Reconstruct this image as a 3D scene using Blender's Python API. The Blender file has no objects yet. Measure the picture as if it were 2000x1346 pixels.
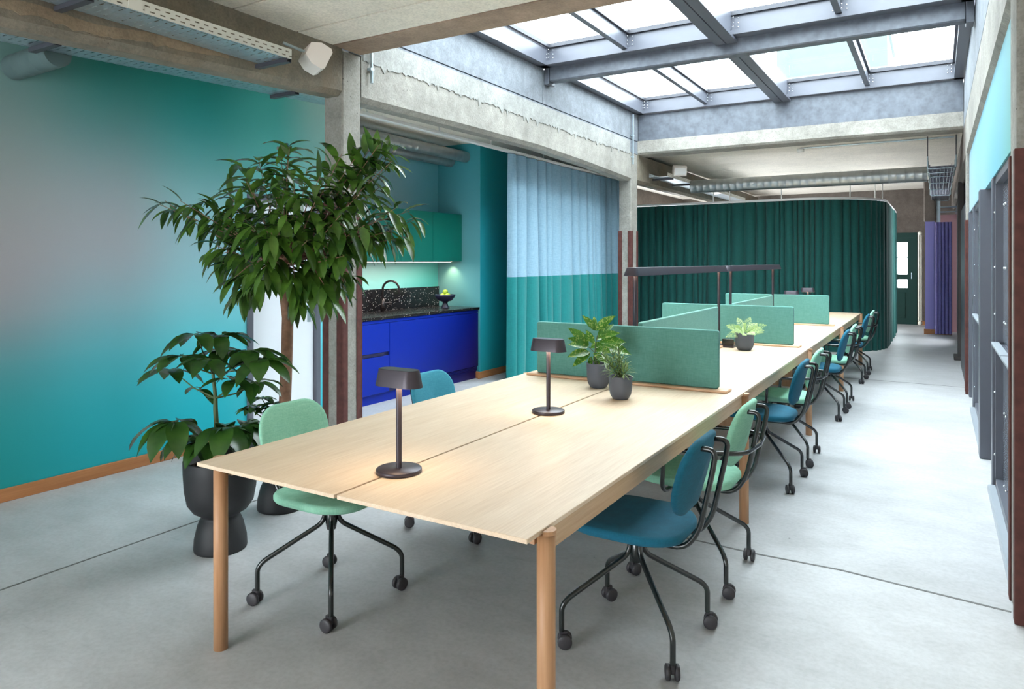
import bpy, math, random
from mathutils import Vector, Matrix
R = random.Random(7)
SC = bpy.context.scene
COL = SC.collection

# ------------------------------------------------------------------ helpers
def lin(c):
    out = []
    for v in c[:3]:
        v = v / 255.0
        out.append(v / 12.92 if v <= 0.04045 else ((v + 0.055) / 1.055) ** 2.4)
    return (out[0], out[1], out[2], 1.0)

class MB:
    """collects shapes, then links them as one mesh object"""
    def __init__(s):
        s.v = []; s.f = []; s.sm = []; s.mi = []; s.cur = 0
    def add(s, vs, fs, smooth=False):
        o = len(s.v)
        s.v += [tuple(p) for p in vs]
        for f in fs:
            s.f.append(tuple(o + i for i in f)); s.sm.append(smooth); s.mi.append(s.cur)
        return s
    def box(s, x0, x1, y0, y1, z0, z1, bev=0.0):
        if bev > 0:
            b = min(bev, (x1-x0)*.49, (y1-y0)*.49, (z1-z0)*.49)
            vs = []
            # chamfered box: 24 verts
            idx = {}
            for sx in (0, 1):
                for sy in (0, 1):
                    for sz in (0, 1):
                        X = x1 if sx else x0; Y = y1 if sy else y0; Z = z1 if sz else z0
                        dx = -b if sx else b; dy = -b if sy else b; dz = -b if sz else b
                        idx[(sx, sy, sz, 0)] = len(vs); vs.append((X, Y+dy, Z+dz))
                        idx[(sx, sy, sz, 1)] = len(vs); vs.append((X+dx, Y, Z+dz))
                        idx[(sx, sy, sz, 2)] = len(vs); vs.append((X+dx, Y+dy, Z))
            I = idx; fs = []
            for a in (0, 1):
                q = [I[(a,0,0,0)], I[(a,1,0,0)], I[(a,1,1,0)], I[(a,0,1,0)]]
                fs.append(q if a else q[::-1])
                q = [I[(0,a,0,1)], I[(0,a,1,1)], I[(1,a,1,1)], I[(1,a,0,1)]]
                fs.append(q if a else q[::-1])
                q = [I[(0,0,a,2)], I[(1,0,a,2)], I[(1,1,a,2)], I[(0,1,a,2)]]
                fs.append(q if a else q[::-1])
            for a in (0, 1):
                for c in (0, 1):
                    fs.append([I[(a,c,0,0)], I[(a,c,1,0)], I[(a,c,1,1)], I[(a,c,0,1)]])
                    fs.append([I[(a,0,c,0)], I[(a,1,c,0)], I[(a,1,c,2)], I[(a,0,c,2)]])
                    fs.append([I[(0,a,c,1)], I[(1,a,c,1)], I[(1,a,c,2)], I[(0,a,c,2)]])
                    for e in (0, 1):
                        fs.append([I[(a,c,e,0)], I[(a,c,e,1)], I[(a,c,e,2)]])
            return s.add(vs, fs)
        vs = [(x0,y0,z0),(x1,y0,z0),(x1,y1,z0),(x0,y1,z0),(x0,y0,z1),(x1,y0,z1),(x1,y1,z1),(x0,y1,z1)]
        return s.add(vs, [(0,3,2,1),(4,5,6,7),(0,1,5,4),(1,2,6,5),(2,3,7,6),(3,0,4,7)])
    def hexa(s, p):      # eight corners: bottom ring then top ring
        return s.add(p, [(0,3,2,1),(4,5,6,7),(0,1,5,4),(1,2,6,5),(2,3,7,6),(3,0,4,7)])
    def quad(s, a, b, c, d):
        return s.add([a, b, c, d], [(0,1,2,3)])
    def tube(s, pts, r, n=10, caps=True, closed=False):
        pts = [Vector(p) for p in pts]
        rs = r if isinstance(r, (list, tuple)) else [r]*len(pts)
        m = len(pts); rings = []
        t0 = (pts[1]-pts[0]).normalized()
        up = Vector((0,0,1)) if abs(t0.z) < .9 else Vector((1,0,0))
        nrm = (up - t0*up.dot(t0)).normalized()
        vs = []
        for i in range(m):
            if closed:
                t = (pts[(i+1)%m]-pts[i-1]).normalized()
            elif i == 0: t = t0
            elif i == m-1: t = (pts[-1]-pts[-2]).normalized()
            else: t = ((pts[i+1]-pts[i]).normalized()+(pts[i]-pts[i-1]).normalized()).normalized()
            nrm = (nrm - t*nrm.dot(t)).normalized()
            bi = t.cross(nrm)
            for k in range(n):
                a = 2*math.pi*k/n
                vs.append(pts[i] + (nrm*math.cos(a)+bi*math.sin(a))*rs[i])
        fs = []
        for i in range(m if closed else m-1):
            j = (i+1) % m
            for k in range(n):
                k2 = (k+1) % n
                fs.append((i*n+k, i*n+k2, j*n+k2, j*n+k))
        s.add(vs, fs, True)
        if caps and not closed:
            s.add([vs[k] for k in range(n)], [tuple(reversed(range(n)))])
            s.add([vs[(m-1)*n+k] for k in range(n)], [tuple(range(n))])
        return s
    def lathe(s, prof, c=(0,0,0), n=32, axis='z', smooth=True, sy=1.0, flute=0):
        vs = []
        for (r, h) in prof:
            for k in range(n):
                a = 2*math.pi*k/n
                rr = r*(1+flute*(k % 2))
                p = (rr*math.cos(a), rr*math.sin(a)*sy, h)
                if axis == 'x': p = (p[2], p[0], p[1])
                if axis == 'y': p = (p[0], p[2], p[1])
                vs.append((c[0]+p[0], c[1]+p[1], c[2]+p[2]))
        fs = []
        for i in range(len(prof)-1):
            for k in range(n):
                k2 = (k+1) % n
                fs.append((i*n+k, i*n+k2, (i+1)*n+k2, (i+1)*n+k))
        return s.add(vs, fs, smooth)
    def sphere(s, c, r, n=12, m=8, sz=1.0):
        prof = [(r*math.sin(math.pi*i/m)+1e-5, -r*sz*math.cos(math.pi*i/m)) for i in range(m+1)]
        return s.lathe(prof, c, n)
    def build(s, name, mats, parent=None, world=True, auto=True):
        me = bpy.data.meshes.new(name)
        off = Vector((0,0,0))
        if world and parent is not None:
            p = parent
            while p is not None:
                off += p.location; p = p.parent
        own = Vector((0,0,0))
        if parent is None and s.v:
            xs = [p[0] for p in s.v]; ys = [p[1] for p in s.v]; zs = [p[2] for p in s.v]
            own = Vector(((min(xs)+max(xs))/2, (min(ys)+max(ys))/2, min(zs)))
            off = own
        me.from_pydata([(p[0]-off.x, p[1]-off.y, p[2]-off.z) for p in s.v], [], s.f)
        me.polygons.foreach_set('use_smooth', s.sm)
        if not isinstance(mats, (list, tuple)): mats = [mats]
        for m in mats: me.materials.append(m)
        if len(mats) > 1: me.polygons.foreach_set('material_index', s.mi)
        me.update()
        o = bpy.data.objects.new(name, me); COL.objects.link(o)
        if parent is not None: o.parent = parent
        else: o.location = own
        return o

def tag(o, label=None, cat=None, group=None, kind=None):
    if label: o['label'] = label
    if cat: o['category'] = cat
    if group: o['group'] = group
    if kind: o['kind'] = kind
    return o
def empty(name, loc, label=None, cat=None, group=None, rz=0.0, kind=None):
    o = bpy.data.objects.new(name, None); COL.objects.link(o)
    o.empty_display_size = .1
    o.location = loc; o.rotation_euler = (0,0,rz)
    return tag(o, label, cat, group, kind)
def copy_tree(o, parent=None):
    c = o.copy(); COL.objects.link(c); c.parent = parent
    for ch in list(o.children): copy_tree(ch, c)
    return c
def struct(name, mb, m, label=None):
    return tag(mb.build(name, m), label, None, None, 'structure')
def bez(pts, n=6, rad=.05):
    """polyline with rounded corners"""
    P = [Vector(p) for p in pts]; out = [P[0]]
    for i in range(1, len(P)-1):
        a = P[i-1]-P[i]; b = P[i+1]-P[i]
        r = min(rad, a.length*.48, b.length*.48)
        p0 = P[i]+a.normalized()*r; p1 = P[i]+b.normalized()*r
        for k in range(n+1):
            t = k/n
            out.append(p0*(1-t)**2 + P[i]*2*t*(1-t) + p1*t*t)
    out.append(P[-1]); return out

# camera model, used only to read positions off the photograph
F, CY, YAW, CH = 1381.4, 510.6, 0.5411, 1.4872
cA, sA = math.cos(YAW), math.sin(YAW)
def at(px, py, d):
    t = (px-1000)/F; v = (CY-py)/F
    return Vector(((cA*t-sA)*d, (sA*t+cA)*d, CH+v*d))

# ------------------------------------------------------------------ materials
def nodes(name):
    m = bpy.data.materials.new(name); m.use_nodes = True
    nt = m.node_tree
    return m, nt, nt.nodes['Principled BSDF']
def L(nt, a, b): nt.links.new(a, b)
def coord(nt, kind='Object', scale=(1,1,1)):
    t = nt.nodes.new('ShaderNodeTexCoord'); mp = nt.nodes.new('ShaderNodeMapping')
    mp.inputs['Scale'].default_value = scale
    if kind == 'World':
        g = nt.nodes.new('ShaderNodeNewGeometry'); L(nt, g.outputs['Position'], mp.inputs['Vector'])
    else: L(nt, t.outputs[kind], mp.inputs['Vector'])
    return mp.outputs['Vector']
def noise(nt, vec, scale, detail=4, rough=.55):
    n = nt.nodes.new('ShaderNodeTexNoise'); n.inputs['Scale'].default_value = scale
    n.inputs['Detail'].default_value = detail; n.inputs['Roughness'].default_value = rough
    L(nt, vec, n.inputs['Vector']); return n.outputs['Fac']
def ramp(nt, fac, stops, interp='LINEAR'):
    r = nt.nodes.new('ShaderNodeValToRGB'); e = r.color_ramp.elements
    r.color_ramp.interpolation = interp
    while len(e) < len(stops): e.new(.5)
    for el, (p, c) in zip(e, stops): el.position = p; el.color = c if len(c) == 4 else lin(c)
    L(nt, fac, r.inputs['Fac']); return r.outputs['Color']
def mixc(nt, fac, a, b, mode='MIX'):
    m = nt.nodes.new('ShaderNodeMix'); m.data_type = 'RGBA'; m.blend_type = mode
    if isinstance(fac, float): m.inputs[0].default_value = fac
    else: L(nt, fac, m.inputs[0])
    for i, q in ((6, a), (7, b)):
        if isinstance(q, (tuple, list)): m.inputs[i].default_value = q
        else: L(nt, q, m.inputs[i])
    return m.outputs[2]
def math_(nt, op, a, b=None, c=None):
    m = nt.nodes.new('ShaderNodeMath'); m.operation = op
    for i, q in enumerate((a, b, c)):
        if q is None: continue
        if isinstance(q, (int, float)): m.inputs[i].default_value = q
        else: L(nt, q, m.inputs[i])
    return m.outputs[0]
def bump(nt, bsdf, h, strength=.3, dist=.01):
    b = nt.nodes.new('ShaderNodeBump'); b.inputs['Strength'].default_value = strength
    b.inputs['Distance'].default_value = dist
    L(nt, h, b.inputs['Height']); L(nt, b.outputs['Normal'], bsdf.inputs['Normal'])
def plain(name, c, rough=.5, metal=0.0, spec=.5, coat=0.0, var=0.0, vscale=8, sheen=0.0):
    m, nt, b = nodes(name)
    b.inputs['Roughness'].default_value = rough; b.inputs['Metallic'].default_value = metal
    b.inputs['Specular IOR Level'].default_value = spec
    b.inputs['Coat Weight'].default_value = coat
    if sheen: b.inputs['Sheen Weight'].default_value = sheen
    if var > 0:
        v = coord(nt); n = noise(nt, v, vscale, 5)
        k = lin(c)
        lo = tuple(q*(1-var) for q in k[:3])+(1,); hi = tuple(min(1, q*(1+var)) for q in k[:3])+(1,)
        L(nt, ramp(nt, n, [(.3, lo), (.7, hi)]), b.inputs['Base Color'])
    else: b.inputs['Base Color'].default_value = lin(c)
    return m
def wood(name, light, dark, axis='y', rough=.5):
    m, nt, b = nodes(name)
    sc = {'y': (14, .7, 14), 'x': (.7, 14, 14), 'z': (14, 14, .7)}[axis]
    v = coord(nt, 'Object', sc)
    n1 = noise(nt, v, 1.4, 6, .6)
    sc2 = {'y': (60, 2, 60), 'x': (2, 60, 60), 'z': (60, 60, 2)}[axis]
    v2 = coord(nt, 'Object', sc2); n2 = noise(nt, v2, 2.5, 3, .6)
    c1 = ramp(nt, n1, [(.25, dark), (.75, light)])
    c2 = ramp(nt, n2, [(.3, (225,215,205)), (.65, (255,255,255))])
    L(nt, mixc(nt, .55, c1, c2, 'MULTIPLY'), b.inputs['Base Color'])
    b.inputs['Roughness'].default_value = rough
    bump(nt, b, n2, .06, .002)
    return m
def concrete(name, c, rough=.85, bs=.5, stain=None, boards=True, pits=True, var=1.0):
    m, nt, b = nodes(name)
    w = coord(nt, 'World')
    big = noise(nt, w, 1.6, 5, .6); mid = noise(nt, w, 9, 6, .65); fine = noise(nt, w, 60, 3, .6)
    k = lin(c); sc = lambda f: tuple(min(1, q*f) for q in k[:3])+(1,)
    col = ramp(nt, big, [(.3, sc(1-.26*var)), (.55, sc(1.0)), (.75, sc(1+.16*var))])
    col = mixc(nt, .45*var, col, ramp(nt, mid, [(.3, (150,150,150)), (.7, (255,255,255))]), 'MULTIPLY')
    col = mixc(nt, .25, col, ramp(nt, fine, [(.35, (140,140,140)), (.6, (255,255,255))]), 'MULTIPLY')
    if stain:
        sn = noise(nt, coord(nt, 'World', (2.2, 2.2, .8)), 1.0, 5, .6)
        f = ramp(nt, sn, [(.52, (0,0,0)), (.68, (190,190,190))])
        col = mixc(nt, f, col, lin(stain))
    if pits:
        vo = nt.nodes.new('ShaderNodeTexVoronoi'); vo.inputs['Scale'].default_value = 26
        L(nt, w, vo.inputs['Vector'])
        pf = ramp(nt, vo.outputs['Distance'], [(.05, (95,90,84)), (.13, (255,255,255))])
        pm = ramp(nt, noise(nt, w, 3.2, 3), [(.5, (0,0,0)), (.62, (255,255,255))])
        col = mixc(nt, pm, col, mixc(nt, 1.0, col, pf, 'MULTIPLY'))
    L(nt, col, b.inputs['Base Color'])
    b.inputs['Roughness'].default_value = rough
    h = math_(nt, 'ADD', mid, math_(nt, 'MULTIPLY', fine, .5))
    if boards:
        sx = nt.nodes.new('ShaderNodeSeparateXYZ'); L(nt, w, sx.inputs[0])
        z = math_(nt, 'MULTIPLY', sx.outputs['Z'], 11.0)
        saw = math_(nt, 'FRACT', z)
        edge = math_(nt, 'LESS_THAN', saw, .07)
        h = math_(nt, 'SUBTRACT', h, math_(nt, 'MULTIPLY', edge, .35))
    bump(nt, b, h, bs, .012)
    return m

M = {}
# painted gradient on the long left wall: colour by position along and up the wall
def gradient_wall(name, cols, axis='Y', rough=.75):
    m, nt, b = nodes(name)
    g = nt.nodes.new('ShaderNodeNewGeometry'); sp = nt.nodes.new('ShaderNodeSeparateXYZ')
    L(nt, g.outputs['Position'], sp.inputs[0])
    zf = math_(nt, 'DIVIDE', sp.outputs['Z'], 3.2)
    cur = None; last = None
    for (p, stops) in cols:
        col = ramp(nt, zf, [(z/3.2, c) for z, c in stops], 'B_SPLINE' if len(stops) > 2 else 'LINEAR')
        if cur is None: cur = col
        else:
            mr = nt.nodes.new('ShaderNodeMapRange'); mr.interpolation_type = 'SMOOTHSTEP'
            mr.inputs['From Min'].default_value = last; mr.inputs['From Max'].default_value = p
            L(nt, sp.outputs[axis], mr.inputs['Value'])
            cur = mixc(nt, mr.outputs['Result'], cur, col)
        last = p
    L(nt, cur, b.inputs['Base Color'])
    b.inputs['Roughness'].default_value = rough
    bump(nt, b, noise(nt, coord(nt, 'World'), 180, 2), .05, .002)
    return m
M['wall_grad'] = gradient_wall('gradient_mural', [
    (2.0, [(0,(0,130,130)),(.45,(0,138,140)),(.85,(64,144,150)),(1.2,(152,148,154)),(1.6,(160,158,162)),(2.05,(148,158,158)),(2.5,(118,146,144)),(3.0,(92,132,128))]),
    (2.8, [(0,(0,146,154)),(.45,(0,156,165)),(.85,(68,170,180)),(1.2,(136,174,184)),(1.6,(174,174,182)),(2.05,(156,174,180)),(2.45,(82,150,150)),(2.85,(0,112,104))]),
    (3.5, [(0,(0,168,182)),(.45,(0,182,198)),(.85,(80,200,212)),(1.2,(135,205,215)),(1.6,(165,200,212)),(2.05,(140,200,205)),(2.45,(50,165,165)),(2.85,(0,125,118))]),
    (4.2, [(0,(0,170,185)),(.8,(90,205,215)),(1.6,(150,205,215)),(2.0,(130,205,205)),(2.4,(95,195,190)),(2.8,(60,165,158))]),
    (4.8, [(0,(0,170,185)),(.8,(90,205,215)),(1.6,(150,205,215)),(2.2,(130,200,195)),(2.8,(150,190,185))]),
])
M['kitchen_wall'] = gradient_wall('kitchen_mural', [
    (5.2, [(0,(150,170,180)),(1.25,(205,205,208)),(1.5,(200,200,205)),(2.2,(185,196,208)),(2.9,(140,165,180))]),
    (6.1, [(0,(150,170,180)),(1.2,(120,205,195)),(1.5,(185,205,200)),(2.2,(165,195,205)),(2.9,(130,170,182))]),
    (7.5, [(0,(0,120,130)),(1.2,(90,200,185)),(1.5,(110,190,178)),(2.2,(110,176,190)),(2.9,(76,150,162))]),
], 'Y')
M['kitchen_side'] = gradient_wall('kitchen_side_mural', [
    (-5.7, [(0,(14,120,132)),(1.3,(124,168,162)),(2.1,(92,160,170)),(2.9,(44,132,142))]),
    (-4.98, [(0,(0,124,138)),(1.3,(96,160,164)),(2.1,(84,158,170)),(2.9,(44,136,146))]),
], 'X')
M['return_wall'] = gradient_wall('return_mural', [
    (7.5, [(0,(0,130,134)),(1.0,(0,160,178)),(2.0,(40,165,178)),(2.9,(0,145,152))]),
    (9.0, [(0,(0,130,134)),(1.0,(0,160,178)),(2.0,(40,165,178)),(2.9,(0,145,152))]),
], 'Y')
M['right_panel'] = gradient_wall('right_panel_mural', [
    (3.8, [(2.0,(104,168,156)),(2.7,(122,168,174))]),
    (5.2, [(2.0,(92,156,170)),(2.7,(112,164,176))]),
    (7.0, [(2.0,(126,164,180)),(2.7,(108,162,178))]),
    (9.4, [(2.0,(150,174,188)),(2.7,(130,168,184))]),
], 'Y')

def floor_mat():
    m, nt, b = nodes('polished_concrete_floor')
    w = coord(nt, 'World')
    big = noise(nt, w, .55, 6, .6); mid = noise(nt, coord(nt, 'World', (1, 1.6, 1)), 3.2, 7, .65); fine = noise(nt, w, 45, 4, .6)
    col = ramp(nt, big, [(.3, (170,171,172)), (.5, (187,188,190)), (.7, (198,199,201))])
    col = mixc(nt, .5, col, ramp(nt, mid, [(.3, (206,204,201)), (.62, (255,255,255))]), 'MULTIPLY')
    col = mixc(nt, .18, col, ramp(nt, fine, [(.35, (170,170,170)), (.6, (255,255,255))]), 'MULTIPLY')
    # dark specks
    vo = nt.nodes.new('ShaderNodeTexVoronoi'); vo.inputs['Scale'].default_value = 2.3
    L(nt, w, vo.inputs['Vector'])
    sp = ramp(nt, vo.outputs['Distance'], [(.008, (110,108,105)), (.016, (255,255,255))])
    col = mixc(nt, .8, col, sp, 'MULTIPLY')
    # scratchy trowel marks
    wv = noise(nt, coord(nt, 'World', (1.2, 9, 1)), 2.0, 8, .7)
    col = mixc(nt, .35, col, ramp(nt, wv, [(.60, (255,255,255)), (.72, (205,205,207))]), 'MULTIPLY')
    L(nt, col, b.inputs['Base Color'])
    rr = ramp(nt, mid, [(.3, (.40,.40,.40,1)), (.7, (.50,.50,.50,1))])
    L(nt, rr, b.inputs['Roughness'])
    b.inputs['Specular IOR Level'].default_value = .45
    bump(nt, b, math_(nt, 'ADD', big, math_(nt, 'MULTIPLY', mid, .4)), .08, .01)
    return m
M['floor'] = floor_mat()
M['joint'] = plain('floor_joint_filler', (104,104,102), .8, var=.2)
M['conc_warm'] = concrete('warm_rough_concrete', (146,136,120), stain=(124,104,80))
M['conc'] = concrete('grey_board_concrete', (166,162,154))
M['conc_light'] = concrete('pale_upstand_concrete', (138,144,152), boards=False, bs=.2, pits=False)
M['conc_soffit'] = concrete('reddish_soffit_concrete', (172,148,128), boards=False, bs=.2, pits=False)
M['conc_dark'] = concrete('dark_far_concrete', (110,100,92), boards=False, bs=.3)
M['plaster_white'] = concrete('whitewashed_slab', (236,228,214), boards=False, bs=.3, rough=.9, pits=False, var=.3)
M['crust'] = concrete('mortar_crust', (166,166,162), boards=False, bs=.5, pits=False)
M['crust_warm'] = concrete('warm_mortar_crust', (172,150,124), boards=False, bs=.5, pits=False)
M['oak'] = wood('pale_oak_top', (228,208,184), (218,194,166), 'y', .42)
M['oak_x'] = wood('oak_cross_rail', (190,148,114), (166,122,88), 'x', .5)
M['oak_leg'] = wood('oak_leg', (200,158,120), (170,122,84), 'z', .5)
M['oak_rail'] = wood('oak_side_rail', (206,176,142), (186,152,116), 'y', .5)
M['oak_base'] = wood('divider_oak', (216,178,146), (200,158,124), 'x', .5)
M['skirt'] = wood('orange_pine_skirting', (178,122,76), (152,98,56), 'y', .5)
M['steel_paint'] = plain('grey_painted_steel', (90,93,103), .36, .1, .6, var=.04)
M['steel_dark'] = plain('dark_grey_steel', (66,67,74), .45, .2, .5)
M['galv'] = plain('galvanised_beam', (92,97,106), .45, .2, .5, var=.25, vscale=12)
M['zinc'] = plain('zinc_plated_sheet', (176,192,200), .32, .75, .5, var=.12, vscale=20)
M['zinc_white'] = plain('white_zinc_side', (220,218,210), .5, .1, .5)
M['duct'] = plain('spiral_duct_metal', (168,172,172), .36, .8, .5, var=.1, vscale=10)
M['duct_paint'] = plain('wall_coloured_duct', (78,98,98), .6, var=.05)
M['bolt'] = plain('bright_bolts', (225,228,232), .25, .8)
M['white_plastic'] = plain('white_plastic', (226,216,208), .55)
M['rail_white'] = plain('white_rail', (226,224,222), .45)
M['rust'] = plain('rust_red_steel', (88,52,48), .7, .1, .3, var=.22, vscale=18)
M['black_metal'] = plain('black_powder_coat', (24,30,30), .26, .0, .6, coat=.25)
M['lamp_black'] = plain('plum_black_lamp', (64,58,66), .38, .3, .5)
M['lamp_top'] = plain('lamp_top_metal', (84,84,92), .3, .4, .5)
M['caster'] = plain('caster_rubber', (52,50,54), .5, var=.08)
M['pot_black'] = plain('matt_black_pot', (30,31,34), .6, var=.05)
M['pot_slate'] = plain('ribbed_slate_pot', (78,84,96), .6)
M['soil'] = plain('potting_soil', (74,56,44), .95, var=.5, vscale=60)
M['bark'] = plain('brown_bark', (126,94,74), .85, var=.25, vscale=30)
M['stemg'] = plain('green_stem', (70,86,48), .6, var=.15)
M['door_white'] = plain('white_door', (222,226,232), .45)
M['door_green'] = plain('dark_green_door', (12,54,48), .5, var=.05)
M['terrazzo'] = None
M['green_cab'] = plain('emerald_cabinet', (0,108,94), .42, var=.02)
M['cab_edge'] = plain('emerald_cabinet_gap', (0,52,46), .7)
M['blue_gap'] = plain('deep_blue_gap', (6,8,60), .7)
M['bowl'] = plain('navy_bowl', (24,26,52), .4)
M['apple'] = plain('green_apple', (150,175,48), .4, var=.12)
M['glass_dark'] = plain('dim_window_glass', (112,118,128), .12, .0, .6)
M['tap'] = plain('bronze_black_tap', (40,32,32), .25, .5, .5)
M['white_pipe'] = plain('cream_pipe', (214,210,196), .5)
M['pink_wall'] = plain('pinkish_wall', (168,128,132), .8)
M['sill'] = plain('pale_metal_sill', (168,176,184), .35, .3, .5)

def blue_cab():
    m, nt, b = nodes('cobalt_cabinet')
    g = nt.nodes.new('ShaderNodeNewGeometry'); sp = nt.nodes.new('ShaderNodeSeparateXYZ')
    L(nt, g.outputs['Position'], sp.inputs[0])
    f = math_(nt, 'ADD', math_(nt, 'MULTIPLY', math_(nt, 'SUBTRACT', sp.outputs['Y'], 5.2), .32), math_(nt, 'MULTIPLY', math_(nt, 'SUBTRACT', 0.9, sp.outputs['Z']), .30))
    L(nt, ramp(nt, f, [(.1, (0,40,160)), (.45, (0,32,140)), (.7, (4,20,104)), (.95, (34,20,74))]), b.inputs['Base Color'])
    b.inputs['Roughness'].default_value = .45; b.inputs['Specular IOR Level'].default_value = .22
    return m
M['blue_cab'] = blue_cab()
def terrazzo():
    m, nt, b = nodes('black_terrazzo')
    v = coord(nt, 'World')
    vo = nt.nodes.new('ShaderNodeTexVoronoi'); vo.inputs['Scale'].default_value = 52
    L(nt, v, vo.inputs['Vector'])
    a = ramp(nt, vo.outputs['Distance'], [(.16, (190,185,178)), (.22, (0,0,0))], 'CONSTANT')
    pick = ramp(nt, vo.outputs['Color'], [(.0, (0,0,0)), (.5, (255,255,255))], 'CONSTANT')
    L(nt, mixc(nt, pick, lin((26,24,27)), mixc(nt, 1.0, lin((26,24,27)), a, 'ADD')), b.inputs['Base Color'])
    b.inputs['Roughness'].default_value = .25
    return m
M['terrazzo'] = terrazzo()
def fabric(name, c1, c2, scale=260, rough=.9, bs=.2, sheen=.04):
    m, nt, b = nodes(name)
    v = coord(nt, 'Object')
    n1 = noise(nt, coord(nt, 'Object', (1, 1, .08)), scale, 3, .7)
    n2 = noise(nt, coord(nt, 'Object', (.08, .08, 1)), scale, 3, .7)
    f = math_(nt, 'MULTIPLY', math_(nt, 'ADD', n1, n2), .5)
    L(nt, ramp(nt, f, [(.38, c1), (.62, c2)]), b.inputs['Base Color'])
    b.inputs['Roughness'].default_value = rough
    b.inputs['Sheen Weight'].default_value = sheen
    bump(nt, b, f, bs, .002)
    return m
M['mint'] = fabric('mint_wool', (124,184,156), (148,202,176))
M['petrol'] = fabric('petrol_wool', (0,84,108), (4,96,122))
M['petrol_light'] = fabric('lagoon_blue_wool', (40,128,152), (58,146,168))
M['panel'] = fabric('sea_green_panel', (76,130,123), (94,147,139), 260, .9, .15, .05)
M['curt_blue'] = fabric('pale_blue_curtain', (120,154,174), (142,174,192), 200, .85, .1, .05)
M['curt_teal'] = fabric('teal_velvet', (0,108,110), (2,124,122), 200, .85, .1, .1)
M['curt_green'] = fabric('bottle_green_velvet', (0,66,62), (0,80,75), 200, .85, .1, .08)
M['curt_purple'] = fabric('violet_curtain', (120,110,178), (144,134,202), 200, .85, .1, .1)
M['violet'] = plain('violet_panel', (136,130,190), .7)
def leafmat(name, a, bcol, spots=None, rough=.27):
    m, nt, b = nodes(name)
    oi = coord(nt, 'Object'); n = noise(nt, oi, 7, 3)
    col = ramp(nt, n, [(.3, a), (.7, bcol)])
    if spots:
        s = noise(nt, oi, 70, 3, .7)
        col = mixc(nt, ramp(nt, s, [(.54, (0,0,0)), (.60, (255,255,255))]), col, lin(spots))
    L(nt, col, b.inputs['Base Color'])
    b.inputs['Roughness'].default_value = rough
    tr = nt.nodes.new('ShaderNodeBsdfTranslucent'); L(nt, col, tr.inputs['Color'])
    mx = nt.nodes.new('ShaderNodeMixShader'); mx.inputs[0].default_value = .16
    out = nt.nodes['Material Output']
    L(nt, b.outputs[0], mx.inputs[1]); L(nt, tr.outputs[0], mx.inputs[2]); L(nt, mx.outputs[0], out.inputs['Surface'])
    return m
M['leaf_dark'] = leafmat('dark_glossy_leaf', (30,62,24), (60,98,38))
M['leaf_tree'] = leafmat('rubber_tree_leaf', (36,68,28), (86,124,46))
M['leaf_fern'] = leafmat('fern_leaf', (120,158,84), (186,206,146), rough=.5)
M['leaf_spot'] = leafmat('spotted_laurel_leaf', (48,96,32), (84,136,46), spots=(146,168,84))
M['leaf_spike'] = leafmat('spiky_leaf', (84,118,62), (132,158,92), rough=.4)
def glassmat():
    m = bpy.data.materials.new('clear_roof_glass'); m.use_nodes = True; nt = m.node_tree
    nt.nodes.remove(nt.nodes['Principled BSDF']); out = nt.nodes['Material Output']
    t = nt.nodes.new('ShaderNodeBsdfTransparent'); t.inputs[0].default_value = (.93,.97,.97,1)
    g = nt.nodes.new('ShaderNodeBsdfGlossy'); g.inputs['Roughness'].default_value = .03
    lw = nt.nodes.new('ShaderNodeLayerWeight'); lw.inputs['Blend'].default_value = .5
    mx = nt.nodes.new('ShaderNodeMixShader')
    L(nt, math_(nt, 'MULTIPLY_ADD', math_(nt, 'POWER', lw.outputs['Facing'], 5.0), .6, .03), mx.inputs[0]); L(nt, t.outputs[0], mx.inputs[1]); L(nt, g.outputs[0], mx.inputs[2])
    L(nt, mx.outputs[0], out.inputs['Surface'])
    return m
M['glass'] = glassmat()
def emis(name, c, s):
    m = bpy.data.materials.new(name); m.use_nodes = True; nt = m.node_tree
    nt.nodes.remove(nt.nodes['Principled BSDF'])
    e = nt.nodes.new('ShaderNodeEmission'); e.inputs[0].default_value = lin(c); e.inputs[1].default_value = s
    L(nt, e.outputs[0], nt.nodes['Material Output'].inputs['Surface']); return m
M['led_warm'] = emis('warm_led', (255,200,150), 2.5)
M['led_white'] = emis('cool_led', (255,246,232), 7)

# ------------------------------------------------------------------ room shell
XB, XBB = -3.95, -4.15          # faces of the left colonnade
XW = -4.95                      # painted wall
XC, XP = .28, .31               # right columns, right panels
CZ = 3.13                       # slab underside
Y0R, YB = -3.0, 19.1
floor = struct('floor', MB().box(-5.7, .9, -3.2, 20.5, -.12, 0), M['floor'])
# saw-cut joints
def joint(name, pts, w=.006):
    b = MB()
    for (a, c) in zip(pts[:-1], pts[1:]):
        a = Vector(a); c = Vector(c); n = Vector((-(c-a).y, (c-a).x)).normalized()*w
        b.hexa([(a.x-n.x,a.y-n.y,.0),(c.x-n.x,c.y-n.y,.0),(c.x+n.x,c.y+n.y,.0),(a.x+n.x,a.y+n.y,.0),
                (a.x-n.x,a.y-n.y,.0015),(c.x-n.x,c.y-n.y,.0015),(c.x+n.x,c.y+n.y,.0015),(a.x+n.x,a.y+n.y,.0015)])
    return tag(b.build(name, M['joint']), None, None, None, 'structure')
joint('trim_1', [(-3.63, -2.9), (-3.63, 4.0)])
joint('trim_2', [(-3.5, 3.78), (-2.2,3.77), (-1.2, 3.74), (-.8, 3.72), (-.4, 3.735), (-.1,3.70), (.27, 3.66)], .007)
joint('trim_3', [(-3.6, 10.0), (-.9, 9.93), (-.3,9.92), (.29, 9.9)], .005)

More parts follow.
